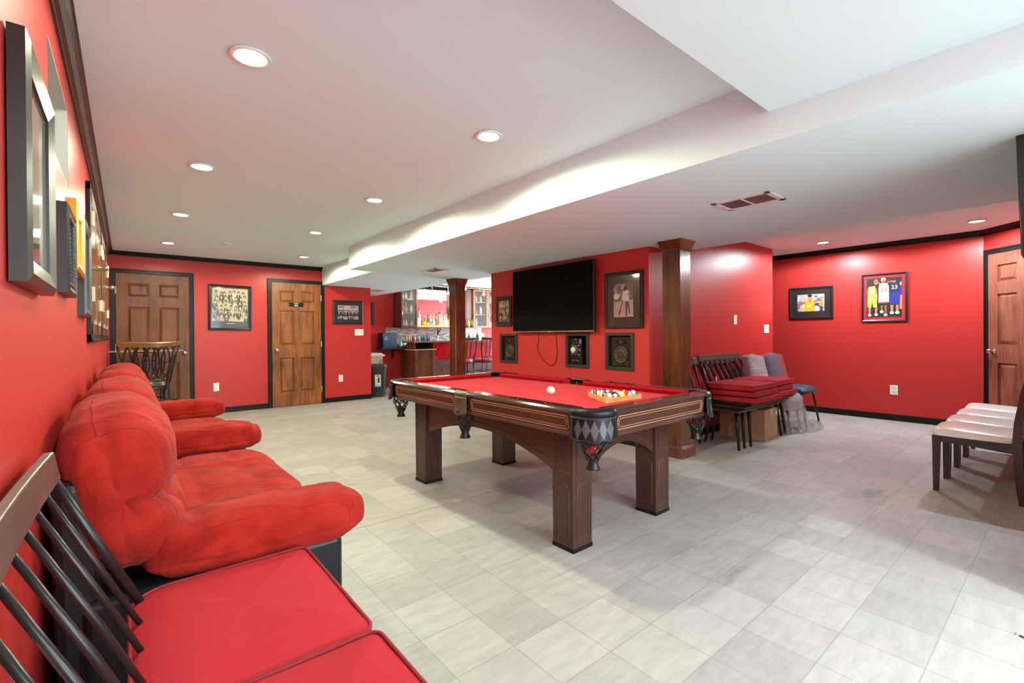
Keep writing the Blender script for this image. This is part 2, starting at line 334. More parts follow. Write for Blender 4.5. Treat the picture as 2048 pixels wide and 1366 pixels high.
niches = [(4.795, 5.10, 0.805, 1.135), (3.547, 3.838, 0.803, 1.137), (2.942, 3.240, 0.806, 1.137)]
struct(slab_holes('x', 4.03, 4.40, YM, 5.34, 0, ZC, niches).build('wall_center', M_RED))
struct(MB().box(4.40, 7.0, YM, 5.34, 0, ZC).build('wall_center', M_RED))
struct(MB().box(XR, XR + 0.15, 0.70, 6.0, 0, ZC).build('wall_right', M_RED))
struct(MB().box(7.0, 8.6, 5.9, 6.05, 0, ZC).build('wall_hall', M_RED))
struct(MB().prism([(7.711, 0.70), (7.0, -0.011), (7.1, -0.111), (7.861, 0.65), (7.861, 0.70)], 0, ZC).build('wall_corner', M_RED))
struct(MB().box(2.95, 7.1, -0.16, -0.01, 0, ZC).build('wall_near', M_RED))
M_WHWALL = mat('fill_white_wall', (0.80, 0.87, 0.87), 0.8)  # white chosen for these unseen walls to bounce neutral fill light
struct(MB().box(2.95, 3.1, -3.0, -0.16, 0, ZC).build('wall_near_side', M_WHWALL))
struct(slab_holes('y', -3.15, -3.0, XL, 3.1, 0, ZC, [(0.15, 2.65, 0.08, 2.06)]).build('wall_back', M_WHWALL))
# unseen patio door added behind the camera to let in fill daylight
pd = bpy.data.objects.new('window_added', None); COL.objects.link(pd); pd.location = (1.40, -3.07, 1.07); struct(pd)
MB().box(-1.25, 1.25, -.03, .03, -.99, -.93).box(-1.25, 1.25, -.03, .03, .93, .99).box(-1.25, -1.18, -.03, .03, -.99, .99).box(1.18, 1.25, -.03, .03, -.99, .99).box(-.04, .04, -.03, .03, -.99, .99).build('window_frame', M_WHITE, pd)
MB().box(-1.18, -.04, -.004, .004, -.93, .93).box(.04, 1.18, -.004, .004, -.93, .93).build('window_pane', mat('clear_pane', (1, 1, 1), 0.0, alpha=0.08), pd)
pl_ = bpy.data.lights.new('added_door_portal', 'AREA'); pl_.shape = 'RECTANGLE'; pl_.size = 2.4; pl_.size_y = 1.9; pl_.cycles.is_portal = True
po = bpy.data.objects.new('added_door_portal', pl_); COL.objects.link(po); po.location = (1.40, -3.16, 1.07); po.rotation_euler = (math.radians(90), 0, PI)

# crown mouldings
def crown(p0, p1, nrm, name, mt, h=0.062, pr=0.053):
    p0, p1, nrm = Vector((*p0, 0)), Vector((*p1, 0)), Vector((*nrm, 0)).normalized()
    prof = [(0, ZC - h), (0.008, ZC - h), (0.010, ZC - h + 0.012), (0.022, ZC - h + 0.02), (0.034, ZC - 0.024), (pr - 0.008, ZC - 0.012), (pr, ZC - 0.008), (pr, ZC), (0, ZC)]
    n = len(prof); vs = [p0 + nrm * a + Vector((0, 0, z)) for a, z in prof] + [p1 + nrm * a + Vector((0, 0, z)) for a, z in prof]
    fs = [tuple(range(n)), tuple(range(2 * n - 1, n - 1, -1))] + [(i, (i + 1) % n, n + (i + 1) % n, n + i) for i in range(n)]
    return struct(MB().add(vs, fs).build(name, mt))
crown((XL, 0.897), (XL, YF), (1, 0), 'trim_1', M_CROWN, 0.075)
crown((XL, YF), (2.61, YF), (0, -1), 'trim_2', M_BLACK)
crown((XR, 0.70), (XR, 5.9), (-1, 0), 'trim_3', M_BLACK)
crown((XR + 0.01, 0.71), (7.0, -0.011), (-1, 1), 'trim_4', M_BLACK)
def base(name, x0, x1, y0, y1, h=0.082): return struct(MB().box(x0, x1, y0, y1, 0, h).build(name, M_BLACK, bevel=0.004))
base('baseboard_far', 0.76, 1.75, YF - 0.016, YF); base('baseboard_far', 2.64, 3.475, YF - 0.016, YF); base('baseboard_left', XL, XL + 0.016, -3, YF - 0.03)
base('baseboard_right', XR - 0.016, XR, 0.78, 5.9); base('baseboard_center', 4.03, 7.0, YM - 0.016, YM); base('baseboard_center', 4.014, 4.03, YM - 0.016, 5.34)
base('baseboard_near', 2.95, 6.95, -0.01, 0.006)
# ------------------------------------------------------------------ doors
def make_door(name, wdt, wmat, cas, knob_side, hinge_side, rz, loc, h=2.03, gap=0.012):
    """local x along the wall from 0..wdt, front faces -y, y=0 is the wall face"""
    d = bpy.data.objects.new(name, None); COL.objects.link(d); d.location = loc; d.rotation_euler = (0, 0, rz); struct(d)
    st, mid = 0.115 * wdt / 0.8, 0.10 * wdt / 0.8
    xs = [st, (wdt - mid) / 2, (wdt + mid) / 2, wdt - st]
    zs = [0.235, 0.80, 1.007, 1.575, 1.71, 1.90]
    m = MB().box(0, wdt, -0.004, 0, gap, h)
    f = -0.024
    m.box(0, st, f, -0.004, gap, h).box(wdt - st, wdt, f, -0.004, gap, h).box(xs[1], xs[2], f, -0.004, gap, h)
    zz = [gap, *zs, h]
    for i in range(0, 8, 2):
        m.box(st, xs[1], f, -0.004, zz[i], zz[i + 1]).box(xs[2], xs[3], f, -0.004, zz[i], zz[i + 1])
    for (xa, xb) in ((st, xs[1]), (xs[2], xs[3])):
        for (za, zb) in ((zs[0], zs[1]), (zs[2], zs[3]), (zs[4], zs[5])):
            e, g = 0.012, 0.04
            m.hexa([(xa + e, -0.004, za + e), (xb - e, -0.004, za + e), (xb - e, -0.004, zb - e), (xa + e, -0.004, zb - e)],
                   [(xa + g, -0.020, za + g), (xb - g, -0.020, za + g), (xb - g, -0.020, zb - g), (xa + g, -0.020, zb - g)])
    m.build('door_leaf', wmat, d)
    c = MB(); cw = 0.062
    for (a, b, z0, z1) in ((-cw, -0.004, 0, h + cw), (wdt + 0.004, wdt + cw, 0, h + cw), (-0.004, wdt + 0.004, h + 0.006, h + cw)):
        c.box(a, b, -0.018, 0, z0, z1)
        if b - a > 0.2: c.box(a - 0.04, b + 0.04, -0.026, -0.018, z1 - 0.02, z1)
        elif a < 0: c.box(a, a + 0.018, -0.026, -0.018, z0, z1)
        else: c.box(b - 0.018, b, -0.026, -0.018, z0, z1)
    c.build('door_casing', M_BLACK, d, bevel=0.003)
    kx = wdt - 0.06 if knob_side == 'r' else 0.06
    k = MB().lathe([(0.032, -0.022), (0.032, -0.027), (0.012, -0.028), (0.011, -0.05), (0.024, -0.058), (0.029, -0.072), (0.024, -0.085), (0.008, -0.089)], (kx, 0, 0.93), 20, 'y')
    k.build('door_handle', M_CHROME, d, smooth=True)
    hx = -0.002 if hinge_side == 'l' else wdt + 0.002
    for hz in (0.25, 1.02, 1.80):
        MB().box(hx - 0.008, hx + 0.010, -0.022, -0.004, hz - 0.045, hz + 0.045).cyl((hx, -0.024, hz - 0.05), (hx, -0.024, hz + 0.05), 0.006, n=8).build('hinge', M_BRASSH, d)
    return d
make_door('door_1', 0.815, M_DOORD, True, 'r', 'l', 0, (-0.103, YF, 0))
d2 = make_door('door_2', 0.765, M_DOOR, True, 'l', 'r', 0, (1.815, YF, 0))
make_door('door_3', 0.765, M_DOORR, True, 'l', 'r', math.radians(225), (7.711 - 0.085 * 0.7071, 0.70 - 0.085 * 0.7071, 0))
# ------------------------------------------------------------------ small sign on the second door
sg = thing('door_sign', 'small black plaque with gold lettering on the narrow wooden door', 'sign', (2.183, YF - 0.0245, 1.678))
MB().box(-0.112, 0.112, -0.004, 0, -0.034, 0.034).build('plaque', M_BLACK, sg, bevel=0.001)
m = MB(); random.seed(3)
for r, (n, wd) in enumerate(((8, 0.078), (2, 0.02), (7, 0.066), (6, 0.06))):
    z = 0.022 - r * 0.0145
    for k in range(n):
        x = -wd / 2 + wd * k / n; m.box(x, x + wd / n * 0.7, -0.005, -0.004, z - 0.004, z + 0.0045)
m.build('lettering', mat('gold_lettering', (0.7, 0.66, 0.5), 0.4), sg)
# ------------------------------------------------------------------ text helper
def text_mesh(name, s, size, mt, parent, M, ext=0.0):
    cu = bpy.data.curves.new(name, 'FONT'); cu.body = s; cu.size = size; cu.align_x = 'CENTER'; cu.align_y = 'CENTER'; cu.extrude = ext
    ob = bpy.data.objects.new('tmp_text', cu); COL.objects.link(ob)
    me = bpy.data.meshes.new_from_object(ob.evaluated_get(bpy.context.evaluated_depsgraph_get())); me.name = name
    bpy.data.objects.remove(ob); bpy.data.curves.remove(cu)
    me.materials.clear(); me.materials.append(mt); me.transform(M)
    o = bpy.data.objects.new(name, me); COL.objects.link(o); o.parent = parent; return o
# ------------------------------------------------------------------ framed pictures
def ell(cx, cy, rx, ry, n=14, a=0.0):
    return [(cx + rx * math.cos(2 * PI * i / n) * math.cos(a) - ry * math.sin(2 * PI * i / n) * math.sin(a), cy + rx * math.cos(2 * PI * i / n) * math.sin(a) + ry * math.sin(2 * PI * i / n) * math.cos(a)) for i in range(n)]
def frame_pic(name, label, cat, loc, rz, W, H, fw, depth, fmat, matb=None, mw=0.0, items=None, base_col=(0.3, 0.25, 0.2), tilt=0.0, rollz=0.0, lip=None, group=None, cat2=None, printmat=None):
    """local x right, z up, front faces -y, back on y=0"""
    t = thing(name, label, cat, loc, rz, group)
    if tilt or rollz: t.rotation_euler = (tilt, rollz, rz)
    m = MB(); w2, h2 = W / 2, H / 2
    O = [(-w2, -h2), (w2, -h2), (w2, h2), (-w2, h2)]; I = [(-w2 + fw, -h2 + fw), (w2 - fw, -h2 + fw), (w2 - fw, h2 - fw), (-w2 + fw, h2 - fw)]
    md = [(-w2 + fw * .35, -h2 + fw * .35), (w2 - fw * .35, -h2 + fw * .35), (w2 - fw * .35, h2 - fw * .35), (-w2 + fw * .35, h2 - fw * .35)]
    vs = [(x, 0, z) for x, z in O] + [(x, -depth * .8, z) for x, z in O] + [(x, -depth, z) for x, z in md] + [(x, -depth * .72, z) for x, z in I] + [(x, 0, z) for x, z in I]
    fs = []
    for a in range(4):
        for i in range(4): fs.append((a * 4 + i, a * 4 + (i + 1) % 4, (a + 1) * 4 + (i + 1) % 4, (a + 1) * 4 + i))
    for i in range(4): fs.append((16 + i, 16 + (i + 1) % 4, (i + 1) % 4, i))
    m.add(vs, fs); m.build('frame', fmat, t)
    MB().box(-w2 + fw * .5, w2 - fw * .5, -depth * .5, -0.002, -h2 + fw * .5, h2 - fw * .5).build('mat_board', matb or M_MAT, t)
    pw, ph = w2 - fw - mw, h2 - fw - mw * 1.0
    y = -depth * .5 - 0.001
    mats = []; mi = {}
    pm = MB()
    def matidx(c):
        if c not in mi:
            mi[c] = len(mats); mats.append(mat('print_%d_%d_%d' % tuple(int(q * 1000) for q in c), c, 0.3, coat=0.5))
        return mi[c]
    if printmat: mats.append(printmat); pm.add([(-pw, y, -ph), (pw, y, -ph), (pw, y, ph), (-pw, y, ph)], [(0, 1, 2, 3)], 0)
    else: pm.add([(-pw, y, -ph), (pw, y, -ph), (pw, y, ph), (-pw, y, ph)], [(0, 1, 2, 3)], matidx(base_col))
    for k, (poly, c) in enumerate(items or []):
        yy = y - 0.0002 - 0.00003 * k
        pts = [(-pw + 2 * pw * min(1, max(0, a)), yy, -ph + 2 * ph * min(1, max(0, b))) for a, b in poly]
        pm.add(pts, [tuple(range(len(pts)))], matidx(c))
    pm.build('print', mats, t, fix=False)
    t['pw'] = pw; t['ph'] = ph; t['py'] = y
    return t
def crowd(n_rows, cols, seed, lights, darks, x0=0.04, x1=0.96, y0=0.1, y1=0.95, hr=0.045):
    random.seed(seed); it = []
    for r in range(n_rows):
        yy = y1 - (y1 - y0) * (r + 0.5) / n_rows
        for c in range(cols):
            xx = x0 + (x1 - x0) * (c + 0.5 + 0.3 * (r % 2) - 0.15 + random.uniform(-.22, .22)) / cols; y2 = yy + random.uniform(-.02, .02)
            bc = random.choice(darks) if random.random() < 0.6 else random.choice(lights)
            it.append((ell(xx, y2 - hr * 2.0, hr * 1.25, hr * 1.9, 9), bc))
            if bc in darks: it.append(([(xx - hr * .25, y2 - hr), (xx + hr * .25, y2 - hr), (xx, y2 - hr * 2.4)], lights[0]))
            it.append((ell(xx, y2 + hr * .25, hr * .78, hr * .95, 9), darks[0]))
            it.append((ell(xx, y2 - hr * .1, hr * .52, hr * .75, 9), random.choice(lights)))
    return it
SEP_L = [(0.62, 0.52, 0.36), (0.48, 0.39, 0.26), (0.36, 0.28, 0.18)]; SEP_D = [(0.03, 0.022, 0.016), (0.06, 0.042, 0.03), (0.10, 0.075, 0.05)]
items = crowd(6, 7, 5, SEP_L, SEP_D, 0.05, 0.97, 0.2, 0.93, 0.055) + [([(0, 0), (1, 0), (1, 0.13), (0, 0.15)], SEP_D[0]), ([(0.4, 0.075), (0.62, 0.075), (0.62, 0.09), (0.4, 0.09)], SEP_L[0])]
frame_pic('framed_picture', 'large black framed sepia group portrait between the two far doors', 'picture', (1.236, YF, 1.600), 0, 0.575, 0.69, 0.035, 0.03, M_BFRAME, mw=0.018, items=items, base_col=(0.50, 0.42, 0.30), rollz=math.radians(0.6))
G_L = [(0.45, 0.38, 0.40), (0.33, 0.27, 0.30), (0.22, 0.17, 0.19)]; G_D = [(0.03, 0.022, 0.026), (0.06, 0.045, 0.05)]
frame_pic('framed_picture', 'small black framed wide group photo left of the thermostat plate on the far wall', 'picture', (3.055, YF, 1.571), 0, 0.54, 0.42, 0.028, 0.025, M_BFRAME, mw=0.058,
          items=crowd(2, 6, 9, G_L, G_D, 0, 1, 0.0, 0.75, 0.1) + [([(0.05, .8), (.3, .8), (.3, .97), (.05, .97)], (0.3, .14, .16)), ([(0.6, .8), (.9, .8), (.9, .97), (.6, .97)], (0.3, .14, .16))], base_col=(0.42, 0.37, 0.37))
RZL = math.radians(90)       # on the left wall, front faces +x
RZT = math.radians(-90)      # on walls facing -x
def shade(c, k): return tuple(q * k for q in c)
frame_pic('framed_picture', 'narrow dark framed sepia print left of the television', 'picture', (4.03, 5.04, 1.478), RZT, 0.335, 0.41, 0.026, 0.028, M_BFRAME, mw=0.035,
          items=crowd(3, 3, 21, SEP_L, SEP_D, 0.05, 0.95, 0.05, 1.0, 0.14), base_col=(0.55, 0.45, 0.25))
BR = [(0.34, 0.22, 0.21), (0.48, 0.35, 0.33), (0.12, 0.06, 0.055), (0.20, 0.11, 0.10), (0.66, 0.6, 0.58), (0.035, 0.02, 0.02)]
it = [([(0, 0), (1, 0), (1, .5), (0, .45)], BR[1]), ([(0, .45), (1, .5), (1, 1), (0, 1)], BR[3])]
random.seed(4)
for k in range(26): it.append((ell(random.uniform(0, .55), random.uniform(.55, 1), .06, .035, 8), random.choice([BR[0], BR[1], BR[2]])))
it += [(ell(.15, .62, .16, .09), BR[4]), ([(.62, .02), (.70, .03), (.72, .35), (.80, .08), (.86, .10), (.76, .5), (.60, .5)], BR[2]), ([(.45, .46), (.78, .46), (.82, .72), (.68, .80), (.48, .76)], BR[4]),
       ([(.44, .5), (.50, .74), (.47, .75), (.38, .48)], BR[1]), ([(.78, .72), (.86, .62), (.80, .58), (.72, .68)], BR[0]), (ell(.64, .85, .07, .055), BR[2]), (ell(.60, .84, .045, .085), BR[5]),
       ([(.46, .5), (.50, .49), (.34, .16), (.30, .17)], BR[5]), (ell(.30, .12, .06, .09, 12, -.4), (0.30, 0.05, 0.04)), (ell(.35, .2, .045, .06, 12, -.4), (0.30, 0.05, 0.04))]
frame_pic('framed_picture', 'tall dark framed photo of a standing person holding a guitar, right of the television', 'picture', (4.03, 3.03, 1.510), RZT, 0.485, 0.59, 0.034, 0.03, M_BFRAME, M_MATBR, mw=0.085, items=it, base_col=BR[0])
# player in yellow
Y1, Y2, SK, SK2 = (0.80, 0.42, 0.03), (0.90, 0.60, 0.10), (0.36, 0.13, 0.06), (0.55, 0.24, 0.12)
random.seed(12); it = []
for k in range(60): it.append((ell(random.random(), random.random(), .06, .07, 8), random.choice([(0.75, 0.72, 0.62), (0.12, 0.14, 0.3), (0.7, 0.5, 0.2), (0.55, 0.65, 0.75), (0.30, 0.2, 0.25), (0.8, 0.75, 0.3)])))
it += [([(.55, .0), (.95, .0), (.9, .5), (.6, .45)], (0.03, 0.05, 0.10)), (ell(.72, .12, .12, .2), (0.45, 0.65, 0.8)), (ell(.70, .12, .07, .12), (0.8, 0.85, 0.9)), ([(.0, .42), (.05, .5), (.36, .62), (.36, .48), (.1, .40), (.1, .15), (.03, .15)], SK), ([(.62, .60), (.94, .66), (.94, .60), (.62, .52)], SK),
       ([(.24, 0), (.62, 0), (.66, .35), (.60, .62), (.50, .66), (.48, .5), (.40, .66), (.32, .62), (.27, .35)], Y1), ([(.40, .66), (.48, .5), (.52, .66)], SK), (ell(.47, .78, .085, .15), SK2), (ell(.47, .92, .095, .08), (0.02, 0.015, 0.015)), (ell(.88, .42, .085, .14), (0.75, 0.27, 0.08)),
       (ell(.42, .3, .06, .08), Y2), (ell(.50, .34, .06, .08), Y2), (ell(.60, .32, .06, .05), SK2)]
frame_pic('framed_picture', 'black framed wide photo of a basketball player in a yellow jersey', 'picture', (XR, 2.481, 1.588), RZT, 0.562, 0.462, 0.036, 0.028, M_BFRAME, mw=0.072, items=it, base_col=(0.45, 0.42, 0.40))
# three players
WH, BL, RD = (0.80, 0.78, 0.78), (0.035, 0.05, 0.30), (0.60, 0.03, 0.04); BK = (0.03, 0.035, 0.035)
it = []
def leg(x0, x1, yb, c=SK2): it.extend([([(x0 + .01, yb), (x1 - .01, yb), (x1, .30), (x0, .30)], c), (ell((x0 + x1) / 2, yb, (x1 - x0) * .75, .035), WH)])
leg(.05, .12, .06); leg(.24, .31, .07); leg(.40, .47, .14, SK); leg(.51, .58, .06, SK); leg(.68, .76, .11); leg(.83, .91, .11)
it += [([(.02, .27), (.13, .25), (.16, .42), (.19, .26), (.29, .26), (.31, .57), (.03, .57)], Y2), ([(.03, .55), (.31, .55), (.27, .70), (.24, .80), (.07, .79), (.04, .70)], (0.82, 0.50, 0.10)), (ell(.155, .665, .075, .055), (0.6, 0.6, 0.62)), (ell(.27, .90, .065, .075), SK),
       ([(.24, .80), (.30, .72), (.32, .60), (.28, .60), (.25, .70)], SK), ([(.03, .79), (-.01, .6), (.03, .6), (.05, .7)], SK),
       ([(.34, .36), (.48, .35), (.64, .36), (.64, .60), (.35, .60)], WH), ([(.34, .36), (.48, .35), (.64, .36), (.64, .385), (.35, .38)], RD), ([(.35, .58), (.64, .58), (.63, .80), (.58, .86), (.38, .86), (.35, .78)], WH), ([(.38, .86), (.22, .84), (.22, .87), (.38, .89)], SK), ([(.58, .86), (.78, .89), (.78, .92), (.58, .90)], SK), (ell(.48, .94, .065, .07), WH), (ell(.48, .915, .06, .045), SK),
       ([(.66, .32), (.78, .31), (.79, .42), (.81, .31), (.93, .32), (.93, .65), (.67, .65)], BL), ([(.67, .62), (.92, .62), (.90, .82), (.84, .87), (.72, .87), (.67, .78)], (0.03, 0.04, 0.12)), (ell(.78, .92, .06, .065), SK), (ell(.78, .945, .06, .035), BK),
       ([(.93, .55), (1, .55), (1, .8), (.94, .78)], BL), (ell(.965, .83, .035, .05), SK2), ([(.93, .20), (1, .2), (1, .55), (.95, .55)], (0.5, 0.25, 0.15))]
M_REDMAT = mat('red_mat_board', (0.62, 0.03, 0.04), 0.3, coat=0.5)
fp = frame_pic('framed_picture', 'black framed poster with red mat of three basketball players seen from behind', 'picture', (XR, 1.627, 1.610), RZT, 0.484, 0.632, 0.024, 0.026, M_BFRAME, M_REDMAT, mw=0.032, items=it, base_col=BK, rollz=math.radians(0.3))
def on_print(fp, u, v): return Matrix.Translation((-fp['pw'] + 2 * fp['pw'] * u, fp['py'] - 0.0035, -fp['ph'] + 2 * fp['ph'] * v)) @ Matrix.Rotation(PI / 2, 4, 'X')
text_mesh('jersey_number', '23', 0.075, mat('jersey_red', (0.60, 0.03, 0.03), 0.5), fp, on_print(fp, .49, .685))
text_mesh('jersey_number', '23', 0.068, mat('jersey_yellow', (0.85, 0.75, 0.35), 0.5), fp, on_print(fp, .79, .745))
text_mesh('jersey_lettering', 'JORDAN', 0.026, mat('jersey_dark', (0.12, 0.03, 0.03), 0.5), fp, on_print(fp, .49, .79))
text_mesh('jersey_number', '24', 0.05, mat('jersey_white', (0.75, 0.73, 0.78), 0.5), fp, on_print(fp, .155, .665))
for k in ('pw', 'ph', 'py'):
    for o in bpy.data.objects:
        if k in o.keys(): del o[k]
# slim picture at the corner of the hallway, most of it hidden
frame_pic('framed_picture', 'thin dark frame edge at the corner beside the hallway, right wall', 'picture', (XR, 3.30, 1.50), RZT, 0.40, 0.65, 0.03, 0.025, M_BFRAME, mw=0.05, base_col=(0.2, 0.05, 0.05))
# left wall pictures
gp = mat('grey_glass_print', (0.33, 0.31, 0.26), 0.06, coat=1.0, var=0.25, vscale=8, aniso=(1, 1, 0.4))
frame_pic('framed_picture', 'large grey-brown framed glazed print nearest on the left wall', 'picture', (XL + 0.004, 1.59, 1.535), RZL, 0.45, 0.52, 0.055, 0.034, M_GREYF, M_MAT, mw=0.0, printmat=gp)
fpb = frame_pic('framed_picture', 'small deep black framed print with a beaded lip on the left wall', 'picture', (XL, 2.435, 1.48), RZL, 0.33, 0.32, 0.03, 0.034, M_BFRAME, mw=0.03, printmat=mat('dim_print', (0.10, 0.09, 0.07), 0.1, coat=1.0))
m = MB()
for k in range(18):
    a = -0.13 + 0.26 * k / 17
    for (x, z) in ((a, -0.127), (a, 0.127), (-0.132, a), (0.132, a)): m.sphere((x, -0.030, z * 0.97), 0.0045, 6)
m.build('beading', mat('dark_gold_bead', (0.25, 0.18, 0.09), 0.3, metal=0.6), fpb)
frame_pic('framed_picture', 'small gold framed print on the left wall', 'picture', (XL, 2.90, 1.60), RZL, 0.40, 0.30, 0.045, 0.034, M_GOLD, mw=0.0, printmat=mat('warm_print', (0.30, 0.2, 0.1), 0.1, coat=1.0))
frame_pic('framed_picture', 'dark grey framed print farthest on the left wall, next to the cupboard doors', 'picture', (XL, 3.42, 1.52), RZL, 0.53, 0.50, 0.045, 0.034, M_GREYF, mw=0.0, printmat=mat('dull_print', (0.12, 0.11, 0.10), 0.08, coat=1.0))
# wall cupboards with two leaves each
def wall_cupboard(label, y0, y1, z0=1.13, z1=2.12):
    t = thing('wall_cupboard', label, 'cupboard', (XL, (y0 + y1) / 2, z0), RZL)
    W = y1 - y0; H = z1 - z0; m = MB(); f = 0.05
    m.box(-W / 2, W / 2, -0.022, 0, 0, f).box(-W / 2, W / 2, -0.022, 0, H - f, H).box(-W / 2, -W / 2 + f, -0.022, 0, 0, H).box(W / 2 - f, W / 2, -0.022, 0, 0, H)
    m.box(-W / 2, W / 2, -0.030, -0.022, 0, 0.02)
    m.build('frame', M_BLACK, t, bevel=0.003)
    for s in (-1, 1):
        xa, xb = (-W / 2 + f, -0.003) if s < 0 else (0.003, W / 2 - f)
        m = MB(); fr = 0.07
        m.box(xa, xb, -0.012, -0.001, f, H - f)
        m.box(xa, xb, -0.024, -0.012, f, f + fr).box(xa, xb, -0.024, -0.012, H - f - fr, H - f).box(xa, xa + fr, -0.024, -0.012, f, H - f).box(xb - fr, xb, -0.024, -0.012, f, H - f)
        m.hexa([(xa + fr + .01, -0.012, f + fr + .01), (xb - fr - .01, -0.012, f + fr + .01), (xb - fr - .01, -0.012, H - f - fr - .01), (xa + fr + .01, -0.012, H - f - fr - .01)],
               [(xa + fr + .05, -0.022, f + fr + .05), (xb - fr - .05, -0.022, f + fr + .05), (xb - fr - .05, -0.022, H - f - fr - .05), (xa + fr + .05, -0.022, H - f - fr - .05)])
        lf = m.build('door', M_DOORG, t)
        for hz in (0.30, H - 0.22):
            hx = xa if s < 0 else xb
            MB().box(hx - 0.02, hx + 0.02, -0.030, -0.024, hz - 0.045, hz + 0.045).cyl((hx, -0.032, hz - 0.045), (hx, -0.032, hz + 0.045), 0.006, n=8).build('hinge', M_BRASSH, lf)
        kx = -0.045 if s < 0 else 0.045
        if s > 0: MB().lathe([(0.02, -0.024), (0.02, -0.03), (0.009, -0.034), (0.009, -0.055), (0.02, -0.064), (0.024, -0.078), (0.014, -0.09)], (kx, 0, 0.55), 16, 'y').build('knob', M_CHROME, lf, smooth=True)
    return t
M_DOORG = wood('golden_cupboard_wood', (0.13, 0.055, 0.018), (0.36, 0.18, 0.06), 'z', 0.18, 0.8, 2.0)
wall_cupboard('wide wooden wall cupboard in black frame, nearer one on the left wall', 3.86, 5.36)
wall_cupboard('wide wooden wall cupboard in black frame, farther one by the corner', 5.52, 7.25)
# ------------------------------------------------------------------ columns
def column(label, x, y):
    t = thing('column', label, 'column', (x, y, 0))
    a = 0.092
    MB().box(-a, a, -a, a, 0.11, ZS - 0.09).build('shaft', M_COLW, t, bevel=0.004)
    def ring(z0, z1, r0, r1): return [(-r0, -r0, z0), (r0, -r0, z0), (r0, r0, z0), (-r0, r0, z0)], [(-r1, -r1, z1), (r1, -r1, z1), (r1, r1, z1), (-r1, r1, z1)]
    MB().hexa(*ring(0.0, 0.085, a + .028, a + .028)).hexa(*ring(0.085, 0.112, a + .028, a + .008)).build('plinth', M_COLW, t, bevel=0.003)
    MB().hexa(*ring(ZS - 0.10, ZS - 0.085, a + .006, a + .012)).hexa(*ring(ZS - 0.085, ZS, a + .012, a + .034)).build('capital', M_COLW, t, bevel=0.002)
    return t
column('square stained wooden column beside the pool table and stacked benches', 4.035, 2.43)
column('square stained wooden column in front of the bar', 4.01, 6.20)
# ------------------------------------------------------------------ recessed lights
def lamp_light(parent, loc, e, col, size=0.05):
    l = bpy.data.lights.new('lamp', 'SPOT'); l.shadow_soft_size = size; l.energy = e; l.color = col; l.spot_size = math.radians(174); l.spot_blend = 0.25
    o = bpy.data.objects.new('lamp', l); COL.objects.link(o); o.parent = parent; o.location = loc; return o
def recessed(label, x, y, z, e, col, cat='light', emit=None):
    t = thing('recessed_light', label, cat, (x, y, z), 0, 'recessed ceiling lights')
    MB().lathe([(0.062, 0.0), (0.078, -0.004), (0.080, -0.010), (0.074, -0.014), (0.060, -0.012), (0.056, -0.004)], (0, 0, 0), 28, cap=False).build('trim_ring', M_WHITE, t, smooth=True)
    MB().lathe([(0.001, -0.006), (0.060, -0.006)], (0, 0, 0), 28, cap=False).build('diffuser', emit or M_BULB, t)
    lamp_light(t, (0, 0, -0.02), e, col); return t
LN = ['nearest', 'second', 'third', 'farthest']
for k, y in enumerate((2.191, 3.82, 5.443, 7.178)): recessed('round recessed ceiling light, %s in the row along the left wall' % LN[k], 0.41, y, ZC, E_WARM * 0.72, WARM)
for k, (x, y) in enumerate(((1.65, 2.20), (1.66, 3.854), (1.656, 5.473), (2.03, 7.27))): recessed('round recessed ceiling light, %s in the row beside the dropped ceiling' % LN[k], x, y, ZC, E_WARM * 1.2, WARM)
recessed('round recessed ceiling light near the right-hand wooden door', 6.96, 0.681, ZC, E_COOL, COOL)
recessed('round recessed ceiling light near the two basketball pictures', 6.99, 2.109, ZC, E_COOL, COOL)
# the room goes on behind the camera, with unseen ceiling lights added for brightness
for k, (x, y) in enumerate(((0.5, -0.7), (1.65, -0.7), (0.5, -2.2), (1.65, -2.2))): recessed('added unseen round ceiling light over the %s part of the area behind the camera' % ('near left', 'near middle', 'back left', 'back middle')[k], x, y, ZB, E_BACK, COOL)
recessed('added unseen round ceiling light over the near right part of the room', 2.62, -0.75, ZS, E_BACK * 2.2, COOL)  # added out of view to brighten the television wall
def disc(name, label, x, y, z, r=0.06, h=0.02):
    tag(MB().lathe([(r, 0), (r, -h * .6), (r * .8, -h), (0.001, -h)], (0, 0, 0), 24, cap=False).build(name, M_WHITE, None, smooth=True, loc=(x, y, z)), label, 'detector')
disc('smoke_detector', 'flat round white disc on the ceiling between the far lights', 0.98, 6.8, ZC, 0.055, 0.015)
disc('smoke_detector', 'round white disc on the low ceiling, cut by the top of the photo', 0.82, 0.86, ZB, 0.055, 0.02)
